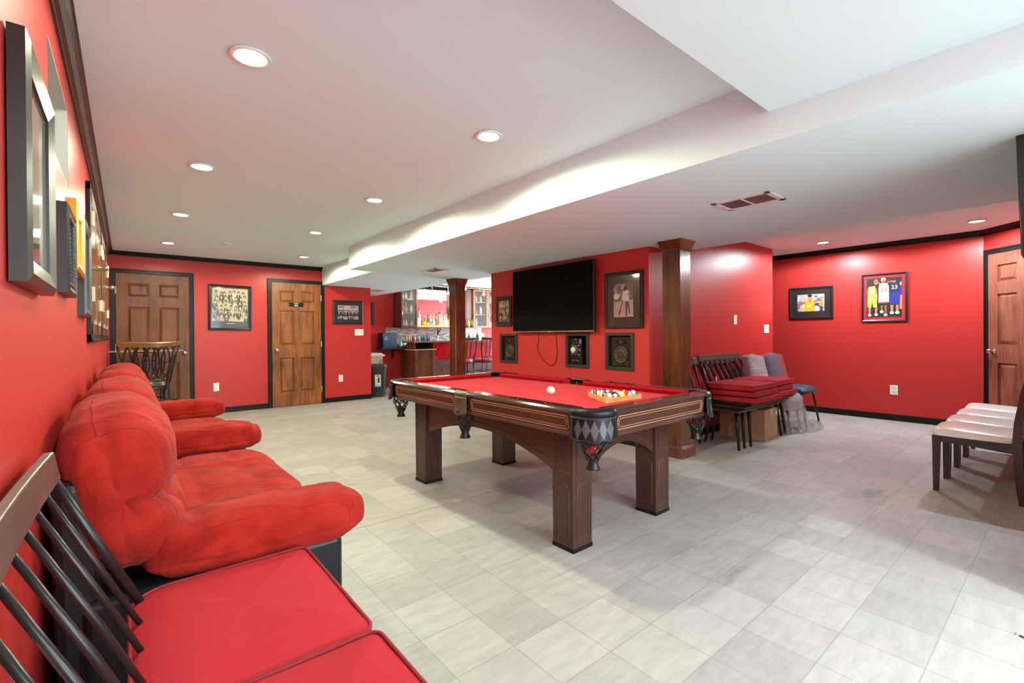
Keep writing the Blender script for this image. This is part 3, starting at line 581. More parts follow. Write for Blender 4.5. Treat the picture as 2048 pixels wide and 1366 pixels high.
def vent(label, x, y, z, wx, ly):
    t = thing('ceiling_vent', label, 'vent', (x, y, z), 0)
    m = MB(); b = 0.035
    m.box(-wx / 2, wx / 2, -ly / 2, -ly / 2 + b, -0.008, 0).box(-wx / 2, wx / 2, ly / 2 - b, ly / 2, -0.008, 0).box(-wx / 2, -wx / 2 + b, -ly / 2, ly / 2, -0.008, 0).box(wx / 2 - b, wx / 2, -ly / 2, ly / 2, -0.008, 0).box(-wx / 2, wx / 2, -0.006, 0.006, -0.008, 0)
    m.build('frame', mat('vent_white', (0.78, 0.76, 0.74), 0.4), t, bevel=0.002)
    MB().box(-wx / 2 + b, wx / 2 - b, -ly / 2 + b, ly / 2 - b, -0.0015, 0.0).build('backing', mat('vent_dark', (0.07, 0.05, 0.045), 0.8), t)
    m = MB(); n = max(4, int((wx - 2 * b) / 0.02))
    for k in range(n):
        x0 = -wx / 2 + b + (wx - 2 * b) * (k + .3) / n
        m.hexa([(x0, -ly / 2 + b, -.007), (x0 + .004, -ly / 2 + b, -.007), (x0 + .004, ly / 2 - b, -.007), (x0, ly / 2 - b, -.007)], [(x0 + .006, -ly / 2 + b, -.002), (x0 + .009, -ly / 2 + b, -.002), (x0 + .009, ly / 2 - b, -.002), (x0 + .006, ly / 2 - b, -.002)])
    m.build('louvres', mat('vent_louvre', (0.50, 0.42, 0.40), 0.4), t)
vent('rectangular ceiling vent with dark louvres on the dropped ceiling, larger and nearer', 3.175, 1.39, ZS, 0.27, 0.37)
vent('small rectangular ceiling vent near the far column', 3.2, 5.49, ZS, 0.22, 0.36)
vent('small dark ceiling vent at the far end beside the bar', 3.76, 8.67, ZS, 0.22, 0.36)
# ------------------------------------------------------------------ wall plates
def plate(name, label, cat, loc, rz, wd, hh, kind):
    t = thing(name, label, cat, loc, rz)
    MB().box(-wd / 2, wd / 2, -0.006, 0, -hh / 2, hh / 2).build('plate', M_WHITE, t, bevel=0.002)
    if kind == 'outlet':
        for s in (-1, 1):
            q = MB().prism(ell(0, s * 0.027, 0.017, 0.017, 16), -0.0085, -0.006, 'xz').build('socket', mat('socket_white', (0.72, 0.72, 0.69), 0.4), t)
            MB().box(-.007, -.005, -.0092, -.0085, s * 0.027 - .003, s * 0.027 + .006).box(.005, .007, -.0092, -.0085, s * 0.027 - .003, s * 0.027 + .006).build('slots', M_DARKIN, q)
    elif kind == 'switch':
        n = max(1, round(wd / 0.06))
        for k in range(n):
            cx = (k - (n - 1) / 2) * 0.046; MB().box(cx - .005, cx + .005, -0.014, -0.006, -0.002, 0.014).build('toggle', mat('socket_white', (0.72, 0.72, 0.69), 0.4), t)
    return t
plate('wall_outlet', 'white outlet plate low on the far wall, between the two doors', 'outlet', (1.045, YF, 0.397), 0, 0.072, 0.125, 'outlet')
plate('wall_outlet', 'white outlet plate low on the far wall, right of the narrow door', 'outlet', (2.917, YF, 0.407), 0, 0.075, 0.12, 'outlet')
plate('light_switch', 'white double switch plate under the small group photo, far wall', 'switch', (3.254, YF, 1.217), 0, 0.16, 0.115, 'switch')
plate('wall_outlet', 'white outlet plate low on the right wall, below the poster', 'outlet', (XR, 1.531, 0.399), RZT, 0.082, 0.125, 'outlet')
plate('light_switch', 'narrow white wall switch, higher one behind the benches', 'switch', (5.868, YM, 1.322), 0, 0.08, 0.117, 'plain')
plate('light_switch', 'white double switch plate near the hallway corner', 'switch', (6.78, YM, 1.21), 0, 0.15, 0.115, 'switch')
# ------------------------------------------------------------------ television and speakers
tv = thing('television', 'large black flat television on the red wall, switched off', 'television', (4.03, 4.065, 1.586), RZT)
MB().box(-0.695, 0.695, -0.085, -0.045, -0.397, 0.397).build('housing', M_TVB, tv, bevel=0.006)
MB().box(-0.683, 0.683, -0.0865, -0.085, -0.380, 0.386).build('screen', M_TVS, tv)
MB().box(-0.695, 0.695, -0.088, -0.080, -0.400, -0.390).build('bottom_strip', M_SILV, tv)
MB().box(-0.02, 0.02, -0.0885, -0.088, -0.398, -0.391).build('logo', M_WHITE, tv)
MB().box(-0.25, 0.25, -0.045, -0.001, -0.16, 0.16).build('wall_bracket', M_BLACK, tv)
def cable(name, label, pts, r=0.0035, mt=M_BLACK):
    P = [Vector(p) for p in pts]; out = []
    for i in range(len(P) - 1):
        p0, p1, p2, p3 = P[max(i - 1, 0)], P[i], P[i + 1], P[min(i + 2, len(P) - 1)]
        for k in range(6):
            t = k / 6; out.append(0.5 * ((2 * p1) + (-p0 + p2) * t + (2 * p0 - 5 * p1 + 4 * p2 - p3) * t * t + (-p0 + 3 * p1 - 3 * p2 + p3) * t ** 3))
    out.append(P[-1]); return tag(MB().tube(out, r, 6).build(name, mt, None, smooth=True), label, 'cable')
cable('power_cable', 'thin black cable hanging in a loop under the television', [(4.02, 4.36, 1.22), (4.024, 4.345, 1.08), (4.024, 4.37, 0.98), (4.024, 4.29, 0.86), (4.024, 4.16, 0.78), (4.024, 4.06, 0.80), (4.024, 4.02, 0.92), (4.02, 4.025, 1.06), (4.0, 4.02, 1.22)])
cable('power_cable', 'very thin wire end below the stereo niche', [(4.026, 3.80, 0.77), (4.026, 3.805, 0.70), (4.026, 3.78, 0.665), (4.026, 3.765, 0.655)], 0.0015)
M_NICHE = mat('niche_frame_grey', (0.028, 0.027, 0.024), 0.4)
for (y0, y1, z0, z1) in niches:
    f = 0.034; cy, cz = (y0 + y1) / 2, (z0 + z1) / 2; W, H = y1 - y0 + 2 * f, z1 - z0 + 2 * f
    k = [4.795, 3.547, 2.942].index(y0)
    t = thing('niche_frame', ['dark grey square frame around the left speaker niche', 'dark grey frame around the stereo niche under the television', 'dark grey square frame around the right speaker niche'][k], 'frame', (4.03, cy, cz), RZT)
    m = MB(); m.box(-W / 2, W / 2, -0.018, 0, -H / 2, -H / 2 + f).box(-W / 2, W / 2, -0.018, 0, H / 2 - f, H / 2).box(-W / 2, -W / 2 + f, -0.018, 0, -H / 2 + f, H / 2 - f).box(W / 2 - f, W / 2, -0.018, 0, -H / 2 + f, H / 2 - f)
    m.build('moulding', M_NICHE, t, bevel=0.003)
    w2, h2 = (y1 - y0) / 2 - .001, (z1 - z0) / 2 - .001
    MB().box(-w2, w2, 0.345, 0.36, -h2, h2).box(-w2, w2, 0, .345, -h2, -h2 + .003).box(-w2, w2, 0, .345, h2 - .003, h2).box(-w2, -w2 + .003, 0, .345, -h2, h2).box(w2 - .003, w2, 0, .345, -h2, h2).build('lining', M_DARKIN, t)
def speaker(label, cy, cz, dx=0.018):
    t = thing('speaker', label, 'speaker', (4.03 + dx, cy, 0.810), RZT)
    MB().box(-0.132, 0.132, 0, 0.22, 0, 0.315).build('cabinet', mat('speaker_brown_black', (0.020, 0.010, 0.010), 0.3), t, bevel=0.008)
    MB().lathe([(0.088, 0.001), (0.090, -0.010), (0.078, -0.012), (0.070, -0.002)], (0, 0, 0.125), 28, 'y', cap=False).build('woofer_ring', mat('woofer_grey', (0.06, 0.045, 0.035), 0.35), t, smooth=True)
    MB().lathe([(0.070, -0.003), (0.052, -0.001), (0.050, -0.006), (0.030, 0.001), (0.001, -0.008)], (0, 0, 0.125), 28, 'y', cap=False).build('woofer_cone', mat('woofer_cone', (0.035, 0.026, 0.018), 0.5), t, smooth=True)
    MB().lathe([(0.055, -0.006), (0.052, -0.010), (0.048, -0.006)], (0, 0, 0.125), 28, 'y', cap=False).build('accent_ring', mat('copper_accent', (0.20, 0.05, 0.03), 0.4), t, smooth=True)
    for s in (-1, 1):
        MB().lathe([(0.026, 0.0), (0.026, -0.006), (0.020, -0.006), (0.018, 0.0)], (s * 0.083, 0, 0.032), 18, 'y', cap=False).build('bass_port', mat('woofer_grey', (0.06, 0.045, 0.035), 0.35), t, smooth=True)
    MB().box(-0.07, 0.07, -0.004, 0, 0.235, 0.285).build('tweeter_panel', mat('tweeter_dark', (0.012, 0.010, 0.012), 0.2), t, bevel=0.004)
    MB().lathe([(0.018, -0.004), (0.018, -0.008), (0.006, -0.009)], (0, 0, 0.26), 16, 'y').build('tweeter', mat('woofer_grey', (0.06, 0.045, 0.035), 0.35), t, smooth=True)
    return t
speaker('black speaker in the left wall niche', 4.945, 0.97)
speaker('black speaker in the right wall niche', 3.088, 0.97)
st = thing('stereo', 'black stereo unit with a big silver dial in the middle niche', 'stereo', (4.045, 3.732, 0.808), RZT)
MB().box(-0.095, 0.095, 0, 0.2, 0, 0.30).build('body', mat('stereo_black', (0.015, 0.010, 0.010), 0.25), st, bevel=0.006)
MB().lathe([(0.062, 0), (0.062, -0.012), (0.045, -0.016)], (-0.02, 0, 0.165), 28, 'y').build('dial_ring', mat('dial_dark', (0.06, 0.05, 0.045), 0.3), st, smooth=True)
MB().lathe([(0.034, -0.016), (0.034, -0.030), (0.030, -0.033)], (-0.02, 0, 0.165), 28, 'y').build('dial', mat('dial_silver', (0.62, 0.56, 0.46), 0.35), st, smooth=True)
m = MB()
for (x, z, wd) in ((-.06, .218, .02), (.045, .218, .03), (-.06, .11, .02), (.045, .11, .03), (-.03, .25, .008), (.02, .25, .008), (0, .285, .02)): m.box(x - wd / 2, x + wd / 2, -0.003, 0, z - .003, z + .004)
m.build('buttons', mat('button_silver', (0.45, 0.4, 0.32), 0.4), st)
MB().box(0.052, 0.072, -0.004, 0, 0.152, 0.182).build('red_badge', mat('badge_red', (0.5, 0.02, 0.08), 0.4), st)
MB().tube([(-.06, -.002, .03), (-.05, -.016, .045), (.04, -.016, .045), (.05, -.002, .03)], 0.003, 6).build('handle', M_SILV, st)
MB().box(0.055, 0.085, -0.002, 0.0, 0.24, 0.29).build('sticker', mat('sticker_blue', (0.08, 0.2, 0.4), 0.4), st)
# small tilted television at the right edge of the room
tv2 = thing('television', 'black flat television hung high, edge on at the right border', 'television', (3.57, 0.148, 1.78), PI)
tv2.rotation_euler = (math.radians(1.5), 0, PI)
MB().box(-0.50, 0.50, -0.02, 0.02, -0.29, 0.29).build('housing', M_TVB, tv2, bevel=0.004)
MB().box(-0.49, 0.49, -0.0215, -0.02, -0.28, 0.28).build('screen', M_TVS, tv2)
MB().box(-0.06, 0.06, 0.02, 0.155, -0.08, 0.08).build('wall_bracket', M_BLACK, tv2)
# ------------------------------------------------------------------ pool table
PT = thing('pool_table', 'large dark wooden pool table with red cloth and leather drop pockets', 'pool table', (2.258, 2.545, 0), math.radians(0.9))
HW, HL = 0.60, 1.11          # half width, half length to the outside of the rails
RT = 0.795                   # rail top
# bed
MB().box(-HW + .10, HW - .10, -HL + .10, HL - .10, 0.725, 0.757).build('bed_cloth', M_CLOTH, PT)
CW = 0.155                   # corner cut
SG = 0.068                   # half side-pocket gap
def rail_board(p0, p1, nrm, mt):
    """sloping apron board with a tan moulding between p0 and p1 (outer face line), nrm outward"""
    p0, p1, n = Vector((*p0, 0)), Vector((*p1, 0)), Vector((*nrm, 0)); d = (p1 - p0).normalized(); L = (p1 - p0).length
    def P(a, o, z): return tuple(p0 + d * a + n * o + Vector((0, 0, z)))
    prof = [(-0.045, 0.655), (-0.016, 0.655), (-0.014, 0.668), (-0.020, 0.674), (-0.012, 0.765), (-0.045, 0.765)]
    m = MB(); k = len(prof)
    m.add([P(0, o, z) for o, z in prof] + [P(L, o, z) for o, z in prof], [tuple(range(k)), tuple(range(2 * k - 1, k - 1, -1))] + [(i, (i + 1) % k, k + (i + 1) % k, k + i) for i in range(k)])
    ap = m.build('apron_board', mt, PT)
    def loop(z0, z1, e, r):
        def o_(z): return -0.020 + (z - .674) / .091 * .008 + 0.0008
        c = 0.012; pts = []
        for (a, z, a2, z2) in ((e, z0 + c, e + c, z0), (L - e - c, z0, L - e, z0 + c), (L - e, z1 - c, L - e - c, z1), (e + c, z1, e, z1 - c)): pts += [P(a, o_(z), z), P(a2, o_(z2), z2)]
        return MB().tube(pts, r, 6, closed=True)
    loop(0.685, 0.752, 0.03, 0.0032).build('apron_bead', M_BEAD, ap, smooth=True)
    loop(0.697, 0.740, 0.042, 0.0022).build('apron_bead', M_BEAD, ap, smooth=True)
def top_rail(p0, p1, nrm, w=0.088):
    p0, p1, n = Vector((*p0, 0)), Vector((*p1, 0)), Vector((*nrm, 0)); d = (p1 - p0).normalized(); L = (p1 - p0).length
    def P(a, o, z): return tuple(p0 + d * a + n * o + Vector((0, 0, z)))
    prof = [(-w, .762), (-w, RT), (-.012, RT), (-.003, RT - .004), (.002, RT - .012), (0, RT - .020), (-.008, RT - .026), (-.016, .762)]
    m = MB(); k = len(prof)
    m.add([P(0, o, z) for o, z in prof] + [P(L, o, z) for o, z in prof], [tuple(range(k)), tuple(range(2 * k - 1, k - 1, -1))] + [(i, (i + 1) % k, k + (i + 1) % k, k + i) for i in range(k)])
    r = m.build('top_rail', M_RAIL, PT)
    for q in (1, 2, 3):
        a = L * q / 4; c = p0 + d * a + n * (-w * .5)
        MB().add([tuple(c + d * .012 + Vector((0, 0, RT + .0006))), tuple(c + n * .005 + Vector((0, 0, RT + .0006))), tuple(c - d * .012 + Vector((0, 0, RT + .0006))), tuple(c - n * .005 + Vector((0, 0, RT + .0006)))], [(0, 1, 2, 3)]).build('sight', M_PEARL, r)
    # cloth covered cushion: slants inward at the pocket mouths
    e = 0.035
    def Q(a, o, z): return P(a, o, z)
    pr2 = [(-w, RT - .002), (-w - .038, RT - .008), (-w - .048, RT - .014), (-w - .036, .757), (-w, .757)]
    k = len(pr2); vs = [Q(0 if o > -w - .001 else e, o, z) for o, z in pr2] + [Q(L if o > -w - .001 else L - e, o, z) for o, z in pr2]
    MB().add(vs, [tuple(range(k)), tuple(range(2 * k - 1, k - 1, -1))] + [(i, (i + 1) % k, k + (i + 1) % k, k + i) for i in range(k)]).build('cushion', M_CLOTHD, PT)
for (a, b, n, mt) in (((-HW, -HL + CW), (-HW, -SG), (-1, 0), M_TABL), ((-HW, SG), (-HW, HL - CW), (-1, 0), M_TABL), ((HW, -HL + CW), (HW, -SG), (1, 0), M_TABL), ((HW, SG), (HW, HL - CW), (1, 0), M_TABL),
                    ((-HW + CW, -HL), (HW - CW, -HL), (0, -1), M_TABX), ((-HW + CW, HL), (HW - CW, HL), (0, 1), M_TABX)):
    rail_board(a, b, n, mt); top_rail(a, b, n)
def leather_pocket(kind, sx, sy):
    """corner: sx, sy give the corner; side: sx gives the side"""
    p = bpy.data.objects.new('pocket', None); COL.objects.link(p); p.parent = PT
    n = 22; A = []
    if kind == 'corner':
        c = Vector((sx * (HW - .135), sy * (HL - .135), 0)); R = .138
        a0 = math.atan2(0, sx); 
        base = {(-1, -1): PI, (1, -1): 1.5 * PI, (1, 1): 0.0, (-1, 1): 0.5 * PI}[(sx, sy)]
        for i in range(n + 1):
            a = base + PI / 2 * i / n; A.append((c + Vector((math.cos(a), math.sin(a), 0)) * R, Vector((math.cos(a), math.sin(a), 0))))
        # straight lead-ins to meet the rails
        first_d = Vector((-A[0][1].y, A[0][1].x, 0)); A = [(A[0][0] - first_d * .022, A[0][1])] + A + [(A[-1][0] + Vector((-A[-1][1].y, A[-1][1].x, 0)) * .022, A[-1][1])]
        zb = 0.655
    else:
        for i in range(n + 1):
            y = -SG + 2 * SG * i / n; b = 0.012 * math.cos((i / n - .5) * PI)
            A.append((Vector((sx * (HW + b), y * (-sx if True else 1), 0)), Vector((sx, 0, 0))))
        zb = 0.66
    k = len(A); m = MB()
    prof = [(-.085 if kind == 'corner' else -.055, RT - .004), (-.06 if kind == 'corner' else -.04, RT + .001), (-.018, RT + .003), (-.004, RT - .003), (.003, RT - .016), (.002, RT - .030), (-.002, RT - .034)]
    vs = []; fs = []
    for q, nn in A:
        for o_, z in prof: vs.append(tuple(q + nn * o_ + Vector((0, 0, z))))
    for i in range(k - 1):
        for j in range(len(prof) - 1): fs.append((i * len(prof) + j, (i + 1) * len(prof) + j, (i + 1) * len(prof) + j + 1, i * len(prof) + j + 1))
    cap = MB().add(vs, fs).build('leather_cap', M_LEATH if kind == 'corner' else M_BRASS, p, smooth=True)
    so = cap.modifiers.new('solid', 'SOLIDIFY'); so.thickness = 0.004; so.offset = -1
    # drape
    rows = 9; vs = []; fs = []; bot = []
    for i, (q, nn) in enumerate(A):
        u = i / (k - 1); zz = zb - (0.012 * abs(math.sin(u * PI * 3)) if kind == 'corner' else 0.004) - 0.010 * math.sin(u * PI)
        for j in range(rows):
            v = j / (rows - 1); z = (RT - .033) * (1 - v) + zz * v; fl = (-.001 + .014 * v * v) * (math.sin(u * PI) * .6 + .4)
            vs.append(tuple(q + nn * fl + Vector((0, 0, z))))
    for i in range(k - 1):
        for j in range(rows - 1): fs.append((i * rows + j, (i + 1) * rows + j, (i + 1) * rows + j + 1, i * rows + j + 1))
    dr = MB().add(vs, fs).build('leather_drape', M_LEATH if kind == 'corner' else M_BRASS, p, smooth=True)
    so = dr.modifiers.new('solid', 'SOLIDIFY'); so.thickness = 0.004; so.offset = 0
    def PD(u, v, e=.0035):
        x = u * (k - 1); i = min(int(x), k - 2); f = x - i; q = A[i][0].lerp(A[i + 1][0], f); nn = A[i][1].lerp(A[i + 1][1], f).normalized()
        zz = zb - (0.012 * abs(math.sin(u * PI * 3)) if kind == 'corner' else 0) - 0.010 * math.sin(u * PI); z = (RT - .033) * (1 - v) + zz * v
        return q + nn * ((-.001 + .014 * v * v) * (math.sin(u * PI) * .6 + .4) + e) + Vector((0, 0, z))
    if kind == 'corner':
        m = MB()
        for dcen in (.16, .33, .5, .67, .84):
            S = 6; vs = []; fs = []
            for a in range(S + 1):
                for b in range(S + 1):
                    s_, t_ = a / S - .5, b / S - .5; vs.append(tuple(PD(dcen + (s_ + t_) * .085, .5 + (t_ - s_) * .40, .0032)))
            for a in range(S):
                for b in range(S): fs.append((a * (S + 1) + b, (a + 1) * (S + 1) + b, (a + 1) * (S + 1) + b + 1, a * (S + 1) + b + 1))
            m.add(vs, fs)
        m.build('diamond_pattern', M_LEATH2, dr, smooth=True)
        MB().tube([PD(.03 + .94 * i / 30, .06) for i in range(31)] + [PD(.97, .92)] + [PD(.97 - .94 * i / 30, .92) for i in range(31)], .0012, 5, closed=True).build('stitching', M_LEATH2, dr, smooth=True)
    # net and boot below
    if kind == 'corner': nc = Vector((sx * (HW - .098), sy * (HL - .098), 0)); r0 = .062
    else: nc = Vector((sx * (HW - .035), 0, 0)); r0 = .058
    zt, zb2 = .675, .535
    def R_(v): return r0 * (1 - .12 * v) if v < .45 else r0 * (.946 - (v - .45) * .95)
    m = MB(); K = 7
    for k2 in range(K):
        for s in (-1, 1):
            pts = []
            for i in range(15):
                v = i / 14; a = 2 * PI * k2 / K + s * .45 * math.sin(v * PI * 2.5); r = R_(v)
                pts.append(nc + Vector((r * math.cos(a), r * math.sin(a), zt + (zb2 - zt) * v)))
            m.tube(pts, .0042, 6)
    m.lathe([(r0 - .003, zt - .006), (r0 + .003, zt - .004), (r0 + .003, zt + .004), (r0 - .003, zt + .004)], tuple(nc), 20)
    m.build('pocket_net', M_POCK, p, smooth=True)
    MB().lathe([(.024, zb2 + .030), (.027, zb2 + .015), (.024, zb2), (.025, zb2 - .018), (.034, zb2 - .036), (.036, zb2 - .042), (.02, zb2 - .042), (.016, zb2 - .01)], tuple(nc), 20, cap=False).build('pocket_boot', M_POCK, p, smooth=True)
    # dark throat of the pocket
    hr = 1.0 if kind == 'corner' else .5
    if kind != 'corner': nc = Vector((sx * (HW - .072), 0, 0))
    MB().lathe([(.001, .705), (.055 * hr, .705), (.060 * hr, .72), (.060 * hr, .7575)], (nc.x, nc.y, 0), 20, cap=False).build('pocket_throat', M_DARKIN, p)
    MB().lathe([(.001, .7578), (.057 * hr, .7578)], (nc.x, nc.y, 0), 20, cap=False).build('pocket_shade_disc', M_DARKIN, p)  # flat dark disc stands for the shade inside the pocket opening
    return nc
NETS = {}
for sx in (-1, 1):
    for sy in (-1, 1): NETS[(sx, sy)] = leather_pocket('corner', sx, sy)
    leather_pocket('side', sx, 0)
# legs (their outer faces stand inside the aprons)
LX, LY, LS = 0.465, 0.845, 0.155
def pleg(sx, sy):
    x0, y0 = sx * (LX - LS / 2), sy * (LY - LS / 2); h = LS / 2; z1 = 0.655
    lg = MB().hexa([(x0 - h * .97, y0 - h * .97, 0.018), (x0 + h * .97, y0 - h * .97, 0.018), (x0 + h * .97, y0 + h * .97, 0.018), (x0 - h * .97, y0 + h * .97, 0.018)],
                   [(x0 - h, y0 - h, z1), (x0 + h, y0 - h, z1), (x0 + h, y0 + h, z1), (x0 - h, y0 + h, z1)]).build('leg', M_TABW, PT, bevel=0.003)
    MB().box(x0 - h, x0 + h, y0 - h, y0 + h, 0, 0.02).build('leg_foot', M_BLACK, lg)
    m = MB()
    for (nx, ny) in ((-1, 0), (1, 0), (0, -1), (0, 1)):
        n = Vector((nx, ny, 0)); tdir = Vector((-ny, nx, 0)); c = Vector((x0, y0, 0))
        def P(a, z): 
            hh = h * (.97 + .03 * (z - .018) / (z1 - .018)); return c + n * (hh + .0005) + tdir * a + Vector((0, 0, z))
        for (za, zb) in ((0.055, 0.36), (0.40, 0.62)):
            W = .046; pts = [P(-W, za + .014)]
            for i in range(9): pts.append(P(-W + 2 * W * i / 8, za + .014 * (1 - math.sin(PI * i / 8)) + (.022 * math.sin(PI * i / 8) if za > .2 or True else 0)))
            pts.append(P(W, za + .014)); pts.append(P(W, zb - .03))
            for i in range(1, 9): pts.append(P(W - 2 * W * i / 8, zb - .03 + .03 * math.sin(PI * i / 8)))
            pts.append(P(-W, zb - .03))
            m.tube(pts, .0026, 6, closed=True)
    m.build('leg_moulding', M_BEADD, lg, smooth=True)
M_BEADD = mat('brown_bead', (0.10, 0.055, 0.038), 0.35)
for sx in (-1, 1):
    for sy in (-1, 1): pleg(sx, sy)
# arched frame panels between the legs
def arch(p0, p1, nrm, mt, zl, zm):
    p0, p1, n = Vector((*p0, 0)), Vector((*p1, 0)), Vector((*nrm, 0)); d = (p1 - p0).normalized(); L = (p1 - p0).length; N = 24
    def zf(a): 
        u = (2 * a / L - 1); return zl + (zm - zl) * (1 - abs(u) ** 2.0)
    vs = []; fs = []
    for i in range(N + 1):
        a = L * i / N
        for (o_, z) in ((0, .655), (0, zf(a)), (-.03, zf(a)), (-.03, .655)): vs.append(tuple(p0 + d * a + n * o_ + Vector((0, 0, z))))
    for i in range(N):
        for j in range(4): fs.append((i * 4 + j, (i + 1) * 4 + j, (i + 1) * 4 + (j + 1) % 4, i * 4 + (j + 1) % 4))
    fs += [(0, 1, 2, 3), (N * 4, N * 4 + 3, N * 4 + 2, N * 4 + 1)]
    b = MB().add(vs, fs).build('arched_panel', mt, PT)
    pts = [p0 + d * (L * i / 24) + n * .001 + Vector((0, 0, zf(L * i / 24) + .035)) for i in range(25)]
    MB().tube(pts, .0028, 6).build('panel_moulding', M_BEADD, b, smooth=True)
e = LS
for s in (-1, 1):
    arch((s * (LX - .022), -(LY - e)), (s * (LX - .022), (LY - e)), (s, 0), M_TABL, .40, .535)
    arch((-(LX - e), s * (LY - .022)), ((LX - e), s * (LY - .022)), (0, s), M_TABX, .40, .52)
MB().box(-LX + .03, LX - .03, -LY + .03, LY - .03, .63, .724).build('underframe', M_TABX, PT)
# balls and rack
def ball(label, x, y, z, col, stripe=False, r=0.0286, group='racked pool balls', num=True):
    m = MB().sphere((0, 0, 0), r, 40)
    mats = [mat('ball_%02d%02d%02d' % tuple(int(c * 99) for c in col), col, 0.08, coat=0.8), M_BALLW]
    if stripe: m.m = [0 if abs(sum(m.v[i][1] for i in f) / len(f)) < r * .5 else 1 for f in m.f]
    elif num: m.m = [1 if (lambda c: (c - Vector((-.45 * r, -.55 * r, .70 * r))).length < r * .42)(sum((Vector(m.v[i]) for i in f), Vector()) / len(f)) else 0 for f in m.f]
    o = m.build('pool_ball' if group else 'cue_ball', mats, None, smooth=True, loc=(x, y, z)); o.rotation_euler = (random.uniform(-.3, .3), random.uniform(-.3, .3), random.uniform(-1, 1) if stripe else 0)
    return tag(o, label, 'ball', group)
M_BALLW = mat('ball_ivory', (0.80, 0.76, 0.68), 0.08, coat=0.8)
ZB0 = 0.757 + 0.0286
o = tag(MB().sphere((0, 0, 0), 0.0286, 24).build('cue_ball', M_BALLW, None, smooth=True, loc=(2.170, 2.228, ZB0)), 'plain white cue ball alone on the red cloth', 'ball')
RP = Vector((2.118, 1.722, 0)); ra = math.radians(29); u1 = Vector((math.cos(ra + PI / 6), math.sin(ra + PI / 6), 0)); u2 = Vector((math.cos(ra - PI / 6), math.sin(ra - PI / 6), 0))
bis = (u1 + u2).normalized(); dd = 0.0575
first = RP + bis * (0.0286 * 2 + 0.010)
COLS = {'yellow': (0.80, 0.50, 0.02), 'blue': (0.02, 0.04, 0.28), 'red': (0.55, 0.02, 0.02), 'purple': (0.05, 0.02, 0.16), 'orange': (0.85, 0.25, 0.06), 'green': (0.01, 0.14, 0.06), 'maroon': (0.25, 0.03, 0.03), 'black': (0.01, 0.01, 0.015)}
seq = [[('orange', 0)], [('blue', 1), ('black', 0)], [('yellow', 1), ('green', 1), ('yellow', 0)], [('blue', 0), ('purple', 0), ('orange', 1), ('red', 1)], [('maroon', 1), ('purple', 1), ('red', 0), ('maroon', 0), ('green', 0)]]
rowname = ['at the front tip of', 'in the second row of', 'in the middle row of', 'in the fourth row of', 'in the last row of']
random.seed(5)
for r, row in enumerate(seq):
    for c, (cn, stp) in enumerate(row):
        p = first + u1 * dd * (r - c) + u2 * dd * c
        ball('%s %s pool ball %s the wooden triangle' % (cn, 'striped' if stp else 'solid', rowname[r]), p.x, p.y, ZB0, COLS[cn], bool(stp))
nw = PT.matrix_basis @ NETS[(-1, -1)] if False else (Matrix.Translation((2.258, 2.545, 0)) @ Matrix.Rotation(math.radians(0.9), 4, 'Z')) @ NETS[(-1, -1)]
ball('solid red ball resting in the near corner pocket net', nw.x - .004, nw.y, .592, (0.75, 0.02, 0.02), group=None, num=False)
# triangle
tri = thing('ball_rack', 'light wooden triangle rack around the pool balls', 'rack', (RP.x, RP.y, 0.7575), 0)
S_ = dd * 4 + 0.0286 * 2 * 1.0 + 0.052
V = [Vector((0, 0, 0)), u1 * S_, u2 * S_]; cen = (V[0] + V[1] + V[2]) / 3
Vo = [cen + (v - cen) * 1.0 for v in V]; Vi = [cen + (v - cen) * .90 for v in V]
M_RACK = wood('rack_wood', (0.55, 0.27, 0.07), (0.78, 0.46, 0.15), 'x', 0.3, 0.3, 5)
for i in range(3):
    a, b = Vo[i], Vo[(i + 1) % 3]; ai, bi = Vi[i], Vi[(i + 1) % 3]; ca = a.lerp(b, .04); cb = b.lerp(a, .04); cai = ai.lerp(bi, .03); cbi = bi.lerp(ai, .03)
    MB().hexa([(*ca.xy, 0), (*cb.xy, 0), (*cbi.xy, 0), (*cai.xy, 0)], [(*ca.xy, .030), (*cb.xy, .030), (*cbi.xy, .030), (*cai.xy, .030)]).build('rack_side', M_RACK, tri, bevel=.0015)
    prev = Vo[i - 1]; e1 = a.lerp(b, .045); e2 = a.lerp(prev, .045); i1 = ai.lerp(bi, .04); i2 = ai.lerp(Vi[i - 1], .04)
    MB().prism([tuple(e2.xy), tuple(a.lerp(e2, .5).xy), tuple(a.lerp(e1, .5).xy), tuple(e1.xy), tuple(i1.xy), tuple(i2.xy)], 0, .0305).build('rack_corner', mat('rack_corner_tan', (0.62, 0.42, 0.22), 0.35), tri)
